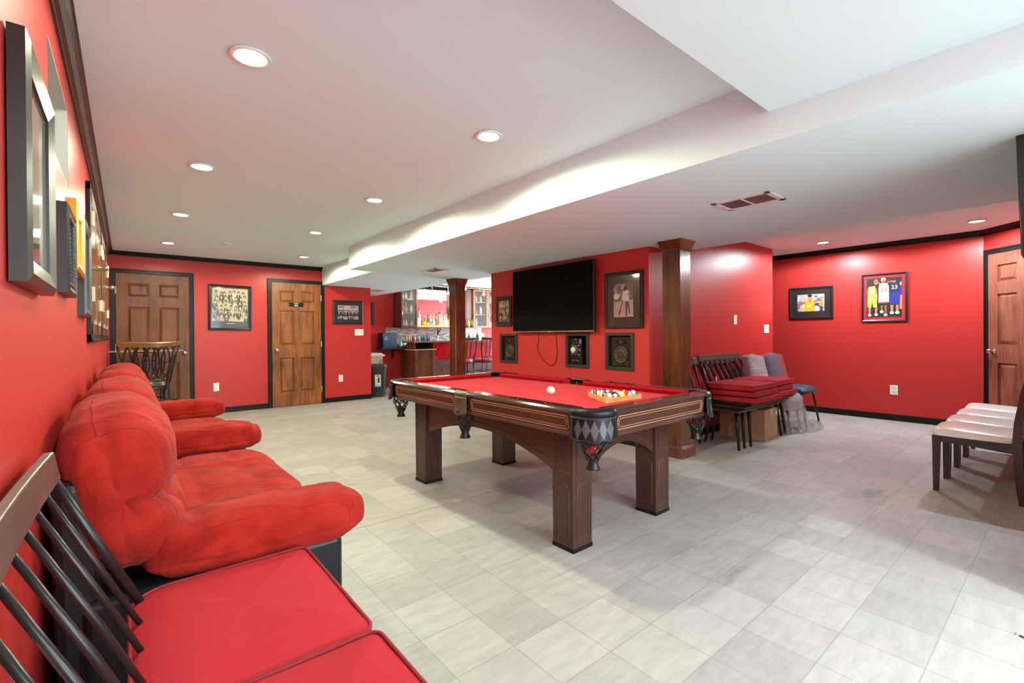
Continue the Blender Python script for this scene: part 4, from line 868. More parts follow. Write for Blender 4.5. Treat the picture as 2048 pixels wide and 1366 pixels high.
# ------------------------------------------------------------------ benches with spindle backs
def make_bench(label, loc, rz, seat_z=0.39, rail_z=0.885, W=1.22, D=0.44, RW=0.98, group=None):
    """faces -y locally, back at +y"""
    t = thing('spindle_bench', label, 'bench', loc, rz, group); h = W / 2; back = D / 2
    m = MB(); pts = []
    c = .06
    poly = [(-h + c, -back), (h - c, -back), (h, -back + c), (h - .03, back), (-h + .03, back), (-h, -back + c)]
    MB().prism(poly, seat_z - .024, seat_z).build('seat', M_CHAIRB, t, bevel=.006)
    ry = .365
    m = MB(); n = 8; e = RW / 2
    vs = []
    for i in range(n + 1):
        x = -e + RW * i / n; b = .012 * (1 - (2 * i / n - 1) ** 2)
        for (yy, zz) in ((ry + b - .009, rail_z - .068), (ry + b + .010, rail_z - .068), (ry + b + .022, rail_z), (ry + b + .003, rail_z)): vs.append((x, yy, zz))
    fs = []
    for i in range(n):
        for j in range(4): fs.append((i * 4 + j, (i + 1) * 4 + j, (i + 1) * 4 + (j + 1) % 4, i * 4 + (j + 1) % 4))
    fs += [(0, 1, 2, 3), (n * 4 + 3, n * 4 + 2, n * 4 + 1, n * 4)]
    m.add(vs, fs).build('top_rail', M_CHAIRR, t, bevel=.003)
    for k in range(9):
        f = k / 8; xa = -h + .06 + (W - .12) * f; xb = -e + .025 + (RW - .05) * f; r = .012 if k in (0, 8) else .0075
        MB().tube([(xa, back - .035, seat_z - .005), ((xa + xb) / 2, (back - .035 + ry) / 2 + .005, (seat_z + rail_z - .06) / 2), (xb, ry + .004 + .012 * (1 - (2 * f - 1) ** 2), rail_z - .06)], [r * .85, r, r * .8], 10).build('back_spindle', M_CHAIRB, t, smooth=True)
    for sx in (-1, 1):
        for sy in (-1, 1):
            a = Vector((sx * (h - .135), sy * (back - .06), seat_z - .02)); b = Vector((sx * (h - .095), sy * (back - .03) + (.02 if sy > 0 else -.01), 0))
            MB().tube([a, b], [.019, .0125], 12).build('leg', M_CHAIRB, t, smooth=True)
            MB().cyl(a + Vector((0, 0, .004)), a + Vector((0, 0, -.008)), .03, n=16).build('leg_mount', M_CHAIRB, t)
    return t
def cushion(name, label, loc, rz, W=.58, D=.46, H=.058, group=None, tiltx=0, cat='cushion', mt=None, cut=.09):
    """box cushion with welted edges; front -y; back corners rounded off"""
    t = thing(name, label, cat, loc, rz, group); t.rotation_euler = (tiltx, 0, rz)
    h, d = W / 2, D / 2
    out = []
    def arc(cx, cy, r, a0, a1, n=5): return [(cx + r * math.cos(a0 + (a1 - a0) * i / n), cy + r * math.sin(a0 + (a1 - a0) * i / n)) for i in range(n + 1)]
    r = .03; out = arc(-h + r, -d + r, r, PI, 1.5 * PI) + arc(h - r, -d + r, r, 1.5 * PI, 2 * PI) + arc(h - cut, d - cut, cut, 0, PI / 2, 7) + arc(-h + cut, d - cut, cut, PI / 2, PI, 7)
    # densify
    pts = []
    for i in range(len(out)):
        a, b = Vector(out[i]), Vector(out[(i + 1) % len(out)]); n = max(1, int((b - a).length / .05))
        for k in range(n): pts.append(a.lerp(b, k / n))
    N = len(pts); m = MB(); vs = []; fs = []; rings = []
    levels = [(1.0, .004), (1.012, H * .25), (1.016, H * .5), (1.012, H * .75), (1.0, H - .006), (.94, H - .001), (.82, H + .007), (.6, H + .013), (.3, H + .016)]
    for s, z in levels:
        for p in pts:
            wob = .003 * noise.noise(Vector((p.x * 9 + loc[0] * 3, p.y * 9, z * 20 + loc[2] * 9))); vs.append((p.x * s, p.y * s, z + wob + (.0025 * noise.noise(Vector((p.x * 6, p.y * 6, loc[2] * 5 + 3))) if s < .95 else 0)))
    for i in range(len(levels) - 1):
        for j in range(N): fs.append((i * N + j, i * N + (j + 1) % N, (i + 1) * N + (j + 1) % N, (i + 1) * N + j))
    vs.append((0, 0, H + .017)); c = len(vs) - 1
    for j in range(N): fs.append(((len(levels) - 1) * N + j, (len(levels) - 1) * N + (j + 1) % N, c))
    fs.append(tuple(range(N - 1, -1, -1)))
    MB().add(vs, fs).build('cover', mt or M_LINEN, t, smooth=True)
    for zz in (.005, H - .004):
        MB().tube([(p.x * 1.004, p.y * 1.004, zz) for p in pts], .0048, 6, closed=True).build('piping', M_PIPE, t, smooth=True)
    return t
# far stack of three benches (bottom to top)
BG = 'spindle benches stacked in front of the wall'
make_bench('black spindle bench at the bottom of the stack, its rail lowest and leftmost', (5.16, 2.33, 0), 0, .394, .866, group=None)
make_bench('black spindle bench in the middle of the stack, its rail second highest', (5.28, 2.33, 0), 0, .419, .888)
make_bench('black spindle bench on top of the stack, carrying the red cushions', (5.41, 2.325, 0), 0, .444, .912)
lab = {0: 'bottom', 1: 'middle', 2: 'top'}
for k in range(3):
    cushion('seat_cushion', 'red box cushion, %s of the left pile on the stacked benches' % lab[k], (5.115 + (.02, .012, -.01)[k], 2.305 + (-.02, 0.0, .015)[k], .4455 + k * .0625), math.radians((-2, 1.5, 0)[k]), W=.60, D=.50, H=.053)
for k in range(3):
    cushion('seat_cushion', 'red box cushion, %s of the right pile on the stacked benches' % lab[k], (5.755 + (.035, -.012, .005)[k], 2.36 + (-.01, .02, .01)[k], .4455 + k * .0625), math.radians((2, -2, 1)[k]), W=.56, D=.50, H=.053)
tag(MB().box(-.012, .012, -.002, .002, 0, .05).build('paper_tag', mat('paper', (0.75, 0.74, 0.70), 0.7), None, loc=(5.05, 2.56, .625)), 'small white tag standing at the back of the left cushion pile', 'tag')
tag(MB().box(-.035, .035, -.0015, .0015, -.09, .09).build('paper_tag', mat('paper', (0.75, 0.74, 0.70), 0.7), None, loc=(5.12, 2.722, .78)), 'white paper strip behind the spindles of the stacked benches', 'tag')
# foreground bench
make_bench('black spindle bench in the left foreground with two red cushions', (0.232, 1.085, 0), math.radians(90), .395, .885, W=1.20)
cushion('seat_cushion', 'large red seat cushion on the foreground bench, next to the sofa', (0.232, 1.385, .397), math.radians(90), W=.575, D=.46, H=.052, cut=.10)
cushion('seat_cushion', 'magenta-lit red seat cushion in the bottom foreground corner', (0.236, 0.800, .397), math.radians(90), W=.575, D=.46, H=.052, cut=.10)
m = tag(MB().box(-.002, .002, -.07, .07, -.11, .11).build('paper_label', mat('paper', (0.75, 0.74, 0.70), 0.7), None, loc=(XL + .004, 0.93, .60)), 'white printed paper label behind the foreground bench spindles', 'label')
mm = MB(); random.seed(2)
for k in range(14): mm.box(.002, .0025, -.055, random.uniform(-.01, .055), -.09 + k * .012, -.086 + k * .012)
mm.build('printed_lines', mat('grey_ink', (0.25, 0.22, 0.25), 0.6), m)
# ------------------------------------------------------------------ cardboard box
bx = thing('cardboard_box', 'taped brown cardboard box on the floor under the stacked benches', 'box', (5.375, 2.362, 0), 0)
MB().box(-.163, .163, -.246, .246, 0, .33).build('carton', M_CARD, bx, bevel=.003)
MB().box(-.163, .163, -.246, -.001, .330, .333).box(-.163, .163, .001, .246, .330, .333).build('flap', M_CARD, bx)
MB().box(-.03, .03, -.2475, .2475, .333, .3345).box(-.03, .03, -.2475, -.246, .25, .334).build('tape', M_TAPE, bx)
MB().box(.115, .145, -.2475, -.246, .26, .30).build('sticker', M_WHITE, bx)
# ------------------------------------------------------------------ banquet chairs with blue seats
def rounded_pad(W, D, H, r, puff, seed=0):
    m = MB(); nu, nv = 22, 22
    def fn(u, v, top=True):
        x, y = (u * 2 - 1), (v * 2 - 1); k = 4.0
        s = 1.0 / max(1e-6, (abs(x) ** k + abs(y) ** k)) ** (1 / k) if (abs(x) ** k + abs(y) ** k) > 1 else 1.0
        x, y = x * s, y * s; e = max(0.0, 1 - (abs(x) ** k + abs(y) ** k)) ** .35
        return (x * W / 2, y * D / 2, (H / 2 + puff * e) * e if top else -H / 2 * e)
    m.grid(lambda u, v: fn(u, v, True), nu, nv); m.grid(lambda u, v: fn(u, v, False), nu, nv); return m
def banquet(label, x, y, fabric, rz=0):
    t = thing('banquet_chair', label, 'chair', (x, y, 0), rz)
    s = rounded_pad(.46, .48, .075, .05, .02).build('seat', M_BLUEV, t, smooth=True, loc=(0, 0, .437))
    m = rounded_pad(.45, .46, .04, .05, .02); m.xf(Matrix.Translation((0, .235, .66)) @ Matrix.Rotation(math.radians(80), 4, 'X')); m.build('backrest', fabric, t, smooth=True)
    for sx in (-1, 1):
        MB().tube([(sx * .20, -.17, .41), (sx * .205, -.185, .30), (sx * .215, -.235, 0)], .0125, 10).build('leg', M_CHAIRB, t, smooth=True)
        MB().tube([(sx * .215, .29, 0), (sx * .205, .20, .28), (sx * .205, .19, .42), (sx * .205, .24, .70), (sx * .19, .27, .84)], .0125, 10).build('leg', M_CHAIRB, t, smooth=True)
    MB().tube([(-.2, -.17, .40), (.2, -.17, .40)], .01, 8).tube([(-.2, .19, .40), (.2, .19, .40)], .01, 8).build('seat_frame', M_CHAIRB, t, smooth=True)
    return t
banquet('banquet chair wrapped in clear plastic film right behind the benches', 6.02, 2.36, M_PLAID)
banquet('banquet chair with dark blue seat and plaid back by the hallway corner', 6.56, 2.33, M_PLAID)
def film(name, label, fn, nu, nv, mt, wrap=False):
    o = MB().grid(fn, nu, nv, wrapu=wrap).build(name, mt, None, smooth=True, fix=False); return tag(o, label, 'plastic wrap')
def nz(x, y, z, s): return noise.noise(Vector((x * s, y * s, z * s)))
def wrapfn(u, v):
    a = 2 * PI * u; h = .50 + .42 * v
    rx, ry = .250 - .03 * v, .060 + .04 * (1 - v); cy = 2.62 - .06 * (1 - v) + .01
    if v > .86: k = max(.0, (1 - v) / .14) ** .6; rx *= k; ry *= k; h = .50 + .42 * .86 + .035 * (1 - k)
    x = 6.02 + rx * math.copysign(abs(math.cos(a)) ** .5, math.cos(a)); y = cy - .035 + ry * math.copysign(abs(math.sin(a)) ** .7, math.sin(a))
    d = .016 * nz(x, y, h, 11) + .008 * nz(x * 2, y, h * .6, 24); return (x + d, y + d * .6, h + d * .5)
film('plastic_wrap', 'clear crinkled film pulled over the back of the left banquet chair', wrapfn, 44, 30, M_FILM2, True)
def wrap2(u, v):
    x, y, z = wrapfn(u, v); return (x + .535, y - .02, z + .005)
film('plastic_wrap', 'thin clear film over the plaid chair back', wrap2, 44, 30, plastic('thin_plastic_film', 0.13), True)
def heap(u, v):
    a = 2 * PI * u; R = .29 * v ** .8; z = max(.004, .43 * (1 - v ** 1.7)); x = 6.12 + R * 1.15 * math.cos(a); y = 2.16 + R * .55 * math.sin(a)
    d = .045 * nz(x, y, z, 9) + .02 * nz(x + 4, y, z, 22); return (x + d, y + d * .7, max(.003, z + d * .9))
film('plastic_wrap', 'crumpled heap of clear plastic film sagging to the floor', heap, 56, 34, M_FILM, True)
def heap2(u, v):
    a = 2 * PI * u; R = .26 * v ** .7; z = max(.004, .12 * (1 - v ** 1.4)); x = 6.30 + R * math.cos(a); y = 2.02 + R * .35 * math.sin(a)
    d = .03 * nz(x, y, z, 12); return (x + d, y + d * .4, max(.003, z + d))
film('plastic_wrap', 'flattened end of clear plastic film lying on the floor', heap2, 44, 20, M_FILM, True)
def seatwrap(u, v):
    a = 2 * PI * u; k = v; z = .47 - .20 * k ** 3; R = .26 * min(1, k * 1.3) ** .6; x = 6.05 + R * 1.02 * math.copysign(abs(math.cos(a)) ** .6, math.cos(a)); y = 2.33 + R * math.copysign(abs(math.sin(a)) ** .6, math.sin(a))
    d = .012 * nz(x, y, z, 12); return (x + d, y + d, z + d)
film('plastic_wrap', 'clear film stretched over the seat of the left banquet chair', seatwrap, 44, 20, M_FILM2, True)
# ------------------------------------------------------------------ row of white seated dining chairs
def dining(label, x, y, first=None):
    if first: return dup(first, (x, y, 0), PI, label)
    t = thing('dining_chair', label, 'chair', (x, y, 0), PI)       # faces +y in the room
    # local: front -y
    for sx in (-1, 1):
        a, b = (sx * .205, -.195), (sx * .205, -.195)
        MB().hexa([(sx * .205 - .017, -.218, 0), (sx * .205 + .017, -.218, 0), (sx * .205 + .017, -.186, 0), (sx * .205 - .017, -.186, 0)], [(sx * .205 - .022, -.222, .405), (sx * .205 + .022, -.222, .405), (sx * .205 + .022, -.176, .405), (sx * .205 - .022, -.176, .405)]).build('leg', M_ESP, t, bevel=.003)
        pr = [(.231, 0.0), (.210, .20), (.200, .40), (.210, .55), (.240, .75), (.285, .96)]
        vs = []; fs = []
        for yy, zz in pr:
            wd = .0215 if zz < .9 else .018
            vs += [(sx * .212 - .015, yy - wd, zz), (sx * .212 + .015, yy - wd, zz), (sx * .212 + .015, yy + wd, zz), (sx * .212 - .015, yy + wd, zz)]
        for i in range(len(pr) - 1):
            for j in range(4): fs.append((i * 4 + j, i * 4 + (j + 1) % 4, (i + 1) * 4 + (j + 1) % 4, (i + 1) * 4 + j))
        fs += [(3, 2, 1, 0), tuple(range(len(vs) - 4, len(vs)))]
        MB().add(vs, fs).build('leg', M_ESP, t)
    m = MB()
    for sx in (-1, 1):
        pr = [(-.176, .405), (.19, .405), (.19, .335), (.0, .352), (-.176, .36)]
        m.prism([(a, b) for a, b in pr], sx * .212 - .011, sx * .212 + .011, 'yz')
    m.box(-.19, .19, -.205, -.185, .35, .405).box(-.2, .2, .19, .21, .35, .405); m.build('apron', M_SLATE, t)
    def seat(u, v):
        x, y = u * 2 - 1, v * 2 - 1; k = 6.0; q = abs(x) ** k + abs(y) ** k; s = 1 / q ** (1 / k) if q > 1 else 1
        x, y = x * s, y * s; e = max(0, 1 - min(1, (abs(x) ** k + abs(y) ** k))) ** .3
        fr = 1.0 + .0 * y; return (x * .228, y * .225 - .005, .405 + .014 + (.042 + .012 * (-y)) * e * (.75 + .25 * (1 - x * x)))
    m = MB().grid(seat, 26, 26)
    def skirt(u, v):
        a = 2 * PI * u; c, s = math.cos(a), math.sin(a); k = 6.0; q = (abs(c) ** k + abs(s) ** k) ** (1 / k); return (c / q * .228, s / q * .225 - .005, .405 + .014 * v)
    m.grid(skirt, 60, 3, wrapu=True); m.build('seat', M_VINYLW, t, smooth=True)
    m = MB().hexa([(-.19, .200, .46), (.19, .200, .46), (.19, .225, .46), (-.19, .225, .46)], [(-.19, .265, .92), (.19, .265, .92), (.19, .29, .92), (-.19, .29, .92)]); m.build('backrest', mat('lilac_white_vinyl', (0.62, 0.60, 0.68), 0.3), t, bevel=.01)
    MB().hexa([(-.2, .265, .91), (.2, .265, .91), (.2, .29, .91), (-.2, .29, .91)], [(-.2, .27, .965), (.2, .27, .965), (.2, .295, .965), (-.2, .295, .965)]).build('top_rail', M_ESP, t, bevel=.004)
    return t
dc = dining('white seated dark wood dining chair, nearest of the row at the right', 4.765, 0.462)
dining('white seated dark wood dining chair, second in the row at the right', 5.25, 0.462, dc)
dining('white seated dark wood dining chair, third in the row at the right', 5.74, 0.462, dc)
dining('white seated dark wood dining chair, farthest of the row by the corner door', 6.23, 0.462, dc)
# ------------------------------------------------------------------ sofas
def sp(c, e): return math.copysign(abs(c) ** e, c)
def superell(c, h, ex=(3, 3, 3), nu=48, nv=28, disp=None, rot=None):
    """superellipsoid, poles along the local y axis"""
    e1, e2 = 2 / ex[1], 2 / ex[0]
    def fn(u, v):
        t = PI * (v - .5) * .9998; a = 2 * PI * u
        x = h[0] * sp(math.cos(t), e1) * sp(math.cos(a), e2); z = h[2] * sp(math.cos(t), e1) * sp(math.sin(a), e2); y = h[1] * sp(math.sin(t), e1)
        p = Vector((x, y, z)); n = Vector((x / h[0] ** 2, y / h[1] ** 2, z / h[2] ** 2)); n.normalize()
        if disp: p = p + n * disp(p, n)
        if rot: p = rot @ p
        return tuple(p + Vector(c))
    m = MB().grid(fn, nu, nv, wrapu=True); m.fn = fn; m.f.append(tuple(i * nv for i in range(nu))); m.m.append(0); m.f.append(tuple((nu - 1 - i) * nv + nv - 1 for i in range(nu))); m.m.append(0)
    return m
def G(d, s): return math.exp(-(d / s) ** 2)
M_SEAM = mat('dark_red_seam', (0.24, 0.012, 0.009), 0.9)
def make_arm(t, y, seed):
    def d(p, n):
        w = .009 * noise.noise(Vector((p.x * 9 + seed, p.y * 14, p.z * 16))) + .005 * noise.noise(Vector((p.x * 30, p.y * 9 + seed, p.z * 9)))
        w -= .010 * G(p.x - .09, .014) * max(0, n.z)
        w -= .006 * G(p.z + .028, .007) * (1 if abs(n.y) > .5 else .4)
        w -= .014 * G(p.x + .21, .025) * max(0, n.z) + .010 * G(p.x - .30, .02) * max(0, n.z)
        return w
    a = superell((.375, y, .492), (.345, .135, .098), (3.2, 3.0, 3), 84, 44, d)
    # the arm pad rises a little to the back
    a.v = [(x, yy, z + .035 * max(0, .35 - x) ) for x, yy, z in a.v]
    o = a.build('armrest', M_SUEDE, t, smooth=True)
    for v in (.23, .77):
        P = [Vector(a.fn(k / 70, v)) for k in range(70)]; P = [p + Vector((0, 0, .035 * max(0, .35 - p.x))) for p in P]
        MB().tube(P, .0013, 5, closed=True).build('seam', M_SEAM, o, smooth=True)
    return o
def make_back(t, y, hy, seed, near):
    R = Matrix.Rotation(math.radians(-9), 4, 'Y')
    def d(p, n):
        w = .013 * noise.noise(Vector((p.x * 7 + seed, p.y * 7, p.z * 11))) + .006 * noise.noise(Vector((p.x * 12 + seed, p.y * 28, p.z * 8)))
        f = max(0, n.x + .25)
        w -= .045 * G(p.z + .045 + .02 * math.cos(p.y * 5), .030) * min(1, f * 1.3)
        w += .018 * G(p.z - .10, .09) * f
        w += .020 * G(p.z + .17, .08) * f
        for k in (-.5, 0, .5): w -= .030 * G(p.y - k * hy, .04) * G(p.z + .13, .16) * f
        w -= .004 * G(p.x + .015, .006)
        return w
    a = superell((-.010, y, .695), (.138, hy, .258), (3.0, 3.6, 3), 96, 60, d, R); o = a.build('back_cushion', M_SUEDE, t, smooth=True)
    for v in (.20, .80): MB().tube([Vector(a.fn(k / 80, v)) for k in range(80)], .0014, 5, closed=True).build('seam', M_SEAM, o, smooth=True)
    MB().tube([Vector(a.fn(.27, .20 + .60 * k / 50)) for k in range(51)], .0014, 5).build('seam', M_SEAM, o, smooth=True)
    return o
def make_seat(t, y, hy, seed, nt=3):
    def d(p, n):
        w = .005 * noise.noise(Vector((p.x * 7 + seed, p.y * 7, p.z * 9))) + .003 * noise.noise(Vector((p.x * 25, p.y * 8 + seed, p.z * 8)))
        f = max(0, n.z)
        for k in range(1, nt): 
            yk = -hy + 2 * hy * k / nt; w -= .045 * G(p.y - yk - .012 * math.sin(p.x * 14), .032) * f
        for k in range(nt):
            yc = -hy + 2 * hy * (k + .5) / nt
            for xk in (-.12, .13): w -= .022 * G(p.x - xk - .02 * math.sin(yc * 9), .018) * G(p.y - yc - .04, .15) * f + .03 * G(p.x - xk, .04) * G(p.y - (-hy + 2 * hy * k / nt), .05) * f
        return w
    return superell((.375, y, .345), (.315, hy, .105), (4.5, 6, 3), 110, 90, d).build('seat_cushion', M_SUEDE, t, smooth=True)
def shell(t, y0, y1, sides):
    MB().box(-.11, .60, y0 + .04, y1 - .04, .05, .30).build('base', M_LEATH, t, bevel=.02)
    MB().hexa([(-.150, y0 + .05, .06), (-.02, y0 + .05, .06), (-.02, y1 - .05, .06), (-.150, y1 - .05, .06)], [(-.165, y0 + .05, .76), (-.095, y0 + .05, .76), (-.095, y1 - .05, .76), (-.165, y1 - .05, .76)]).build('back_shell', M_LEATH, t, bevel=.025)
    for s in sides:
        MB().box(-.10, .615, s - .055, s + .055, .03, .425).build('side_panel', M_LEATH, t, bevel=.022, seg=3)
def shift(t, x, y):
    for c in kids(t):
        c.location = (-x, -y, 0)
    t.location = (x, y, 0)
so = thing('sofa', 'red tufted two-seat sofa with black leather shell beside the foreground bench', 'sofa', (0, 0, 0))
shell(so, 1.70, 3.74, (1.79, 3.64)); make_arm(so, 1.835, 1); make_arm(so, 3.625, 5); make_back(so, 2.18, .46, 3, True); make_back(so, 3.10, .47, 8, False); make_seat(so, 2.73, .775, 2, 3)
shift(so, .25, 2.7)
so2 = thing('sofa', 'second red tufted sofa section, farther along the left wall', 'sofa', (0, 0, 0))
shell(so2, 3.76, 5.30, (5.20,)); make_arm(so2, 5.165, 11); make_back(so2, 4.06, .33, 13, False); make_back(so2, 4.75, .35, 17, False); make_seat(so2, 4.40, .63, 6, 2)
shift(so2, .25, 4.5)
for t in (so, so2):
    for (x, y) in ((.55, .8), (.55, -.8), (-.35, .8), (-.35, -.8)):
        MB().cyl((x * .9 - .05, y * .8, 0), (x * .9 - .05, y * .8, .06), .025, n=12).build('foot', M_BLACK, t)
# ------------------------------------------------------------------ ornate metal bar stools
def ornate_stool(label, loc, rz, group=None, seat_mt=None, W=.50, top_mt=None):
    """faces +y locally is the back towards the camera: back at -y"""
    t = thing('bar_stool', label, 'stool', loc, rz, group); sz = .62; h = W / 2
    MB().lathe([(.001, sz - .02), (.19, sz - .02), (.20, sz), (.195, sz + .03), (.15, sz + .045), (.001, sz + .05)], (0, .04, 0), 28, cap=False).build('seat', seat_mt or M_SEATB, t, smooth=True)
    MB().lathe([(.205, sz - .045), (.21, sz - .03), (.205, sz - .018), (.19, sz - .03)], (0, .04, 0), 28, cap=False).box(-.15, .15, -.11, .19, sz - .04, sz - .02).build('seat_ring', M_IRON, t, smooth=False)
    for s in (-1, 1):
        MB().tube([(s * .16, -.14, sz - .03), (s * .185, -.165, sz + .12), (s * .215, -.19, sz + .30), (s * h, -.22, 1.075)], .011, 8).build('back_post', M_IRON, t, smooth=True)
        MB().tube([(s * .155, -.13, sz - .03), (s * .175, -.16, .3), (s * .20, -.20, 0)], .011, 8).build('leg', M_IRON, t, smooth=True)
        MB().tube([(s * .155, .18, sz - .03), (s * .175, .205, .3), (s * .20, .24, 0)], .011, 8).build('leg', M_IRON, t, smooth=True)
    def B(x, v): return Vector((x, -.155 - .065 * v, sz + .05 + .40 * v))
    for k in range(4):
        cx = (-.125, -.042, .042, .125)[k]
        pts = []
        for i in range(20):
            a = 2 * PI * i / 20; v = .52 + .46 * math.sin(a); pts.append(B(cx * (1 + .15 * v) + .062 * math.cos(a), v))
        MB().tube(pts, .0085, 6, closed=True).build('back_loop', M_IRON, t, smooth=True)
    m = MB().tube([B(-.175, .03), B(0, .0), B(.175, .03)], .008, 8)
    m.build('back_brace', M_IRON, t, smooth=True)
    for x in (-.083, 0, .083): MB().tube([B(x - .018, .52), B(x + .018, .52)], .009, 8).build('loop_collar', M_IRON, t, smooth=True)
    pts = []; n = 12; m = MB(); vs = []; fs = []
    for i in range(n + 1):
        x = -h - .005 + (W + .01) * i / n; b = .04 * (1 - (2 * i / n - 1) ** 2); z = 1.09 - .012 * (1 - (2 * i / n - 1) ** 2)
        for (yy, zz) in ((-.235 - b, z - .030), (-.212 - b, z - .030), (-.208 - b, z + .012), (-.222 - b, z + .020), (-.240 - b, z + .012)): vs.append((x, yy, zz))
    for i in range(n):
        for j in range(5): fs.append((i * 5 + j, (i + 1) * 5 + j, (i + 1) * 5 + (j + 1) % 5, i * 5 + (j + 1) % 5))
    fs += [(0, 1, 2, 3, 4), (n * 5 + 4, n * 5 + 3, n * 5 + 2, n * 5 + 1, n * 5)]
    m.add(vs, fs).build('top_rail', top_mt or wood('stool_rail_wood', (0.09, 0.035, 0.012), (0.26, 0.12, 0.04), 'x', 0.2, 0.6, 4), t, smooth=False)
    for z, q in ((.24, .178), (.40, .168)):
        MB().tube([(-q, -q - .0, z), (q, -q, z), (q, q + .045, z), (-q, q + .045, z)], .008, 8, closed=True).build('foot_rail', M_IRON, t, smooth=True)
    return t
ornate_stool('ornate bronze metal stool with wooden top rail, behind the sofa by the far door', (.175, 6.60, 0), math.radians(0))
ornate_stool('second ornate bronze stool, farther, half hidden behind the first', (.215, 7.15, 0), math.radians(12))
# ------------------------------------------------------------------ glass pub table
gt = thing('glass_table', 'high glass-topped table behind the two stools at the far door', 'table', (.20, 7.70, 0))
MB().prism([(-.36, -.24), (.36, -.24), (.38, -.22), (.38, .24), (.36, .26), (-.36, .26), (-.37, .24), (-.37, -.22)], .975, .985).build('glass_top', mat('table_glass', (0.55, 0.62, 0.58), 0.05, alpha=0.45), gt, bevel=.002)
MB().cyl((0, 0, .03), (0, 0, .96), .03, n=16).lathe([(.22, 0), (.22, .015), (.05, .03)], (0, 0, 0), 24).lathe([(.12, .96), (.12, .974)], (0, 0, 0), 24).build('pedestal', M_IRON, gt, smooth=True)
vz = thing('gift_bag', 'purple and pink bag standing on the farther stool', 'bag', (.215, 7.18, .672), 0)
MB().hexa([(-.07, -.04, 0), (.07, -.04, 0), (.07, .04, 0), (-.07, .04, 0)], [(-.075, -.035, .25), (.075, -.035, .25), (.075, .035, .25), (-.075, .035, .25)]).build('bag_body', mat('purple_bag', (0.16, 0.03, 0.13), 0.25, var=.4, vscale=9), vz)
MB().box(-.072, .072, -.042, .042, 0, .045).build('bag_base', mat('red_bag_base', (0.55, 0.05, 0.03), 0.3), vz)
# ------------------------------------------------------------------ waste bin and white boxes
tc = thing('trash_can', 'dark grey plastic waste bin with a white label beside the wall corner', 'bin', (3.665, 8.48, 0), math.radians(-34))
def rr(hx, hy, r, n=5):
    o = []
    for cx, cy, a in ((hx - r, hy - r, 0), (-hx + r, hy - r, PI / 2), (-hx + r, -hy + r, PI), (hx - r, -hy + r, 1.5 * PI)):
        for i in range(n + 1): o.append((cx + r * math.cos(a + PI / 2 * i / n), cy + r * math.sin(a + PI / 2 * i / n)))
    return o
def loft(levels, cap=True):
    vs = []; fs = []; n = len(levels[0][0])
    for poly, z in levels: vs += [(a, b, z) for a, b in poly]
    for i in range(len(levels) - 1):
        for j in range(n): fs.append((i * n + j, i * n + (j + 1) % n, (i + 1) * n + (j + 1) % n, (i + 1) * n + j))
    if cap: fs += [tuple(range(n - 1, -1, -1)), tuple(range((len(levels) - 1) * n, len(levels) * n))]
    return MB().add(vs, fs)
M_BIN = mat('dark_bin_plastic', (0.022, 0.028, 0.028), 0.4)
loft([(rr(.148, .10, .04), 0), (rr(.178, .125, .045), .56)]).build('bin_body', M_BIN, tc, smooth=False)
loft([(rr(.192, .140, .05), .55), (rr(.194, .142, .05), .585), (rr(.182, .13, .05), .60), (rr(.12, .09, .04), .615), (rr(.06, .05, .03), .62)]).build('bin_lid', mat('bin_lid_plastic', (0.03, 0.045, 0.045), 0.3), tc, smooth=False)
lb = MB().hexa([(-.01, -.1225, .20), (.095, -.1225, .20), (.095, -.118, .20), (-.01, -.118, .20)], [(-.01, -.131, .42), (.095, -.131, .42), (.095, -.125, .42), (-.01, -.125, .42)]).build('bin_label', M_WHITE, tc)
MB().box(.008, .08, -.1325, -.130, .385, .41).build('label_red', mat('label_red', (0.6, 0.05, 0.04), 0.5), lb)
MB().box(.0, .09, -.1255, -.1235, .205, .24).build('label_blue', mat('label_blue', (0.35, 0.5, 0.75), 0.5), lb)
mm = MB()
for k in range(4): mm.box(.008, .018, -.130, -.127, .26 + .03 * k, .275 + .03 * k)
for (cx, cz, r) in ((.06, .355, .02), (.055, .32, .024), (.06, .285, .02)): mm.prism([(cx + a, cz + b) for a, b in ell(0, 0, r, r * .9, 10)], -.1315, -.126, 'xz')
mm.build('label_picture', mat('label_black', (0.02, 0.02, 0.02), 0.5), lb)
cb = thing('white_box', 'white lidded box behind the dark waste bin', 'box', (3.80, 9.10, 0), 0)
loft([(rr(.19, .15, .02), 0), (rr(.20, .16, .02), .74)]).build('box_body', mat('offwhite_box', (0.66, 0.66, 0.58), 0.5), cb)
loft([(rr(.235, .19, .02), .735), (rr(.235, .19, .02), .765), (rr(.20, .16, .02), .78), (rr(.19, .15, .02), .80)]).build('box_lid', mat('offwhite_lid', (0.72, 0.72, 0.66), 0.5), cb)
MB().prism([(.10, .50), (.17, .50), (.19, .66), (.14, .70), (.10, .62)], -.166, -.155, 'xz').build('box_stain', mat('tan_patch', (0.45, 0.33, 0.18), 0.6), cb)
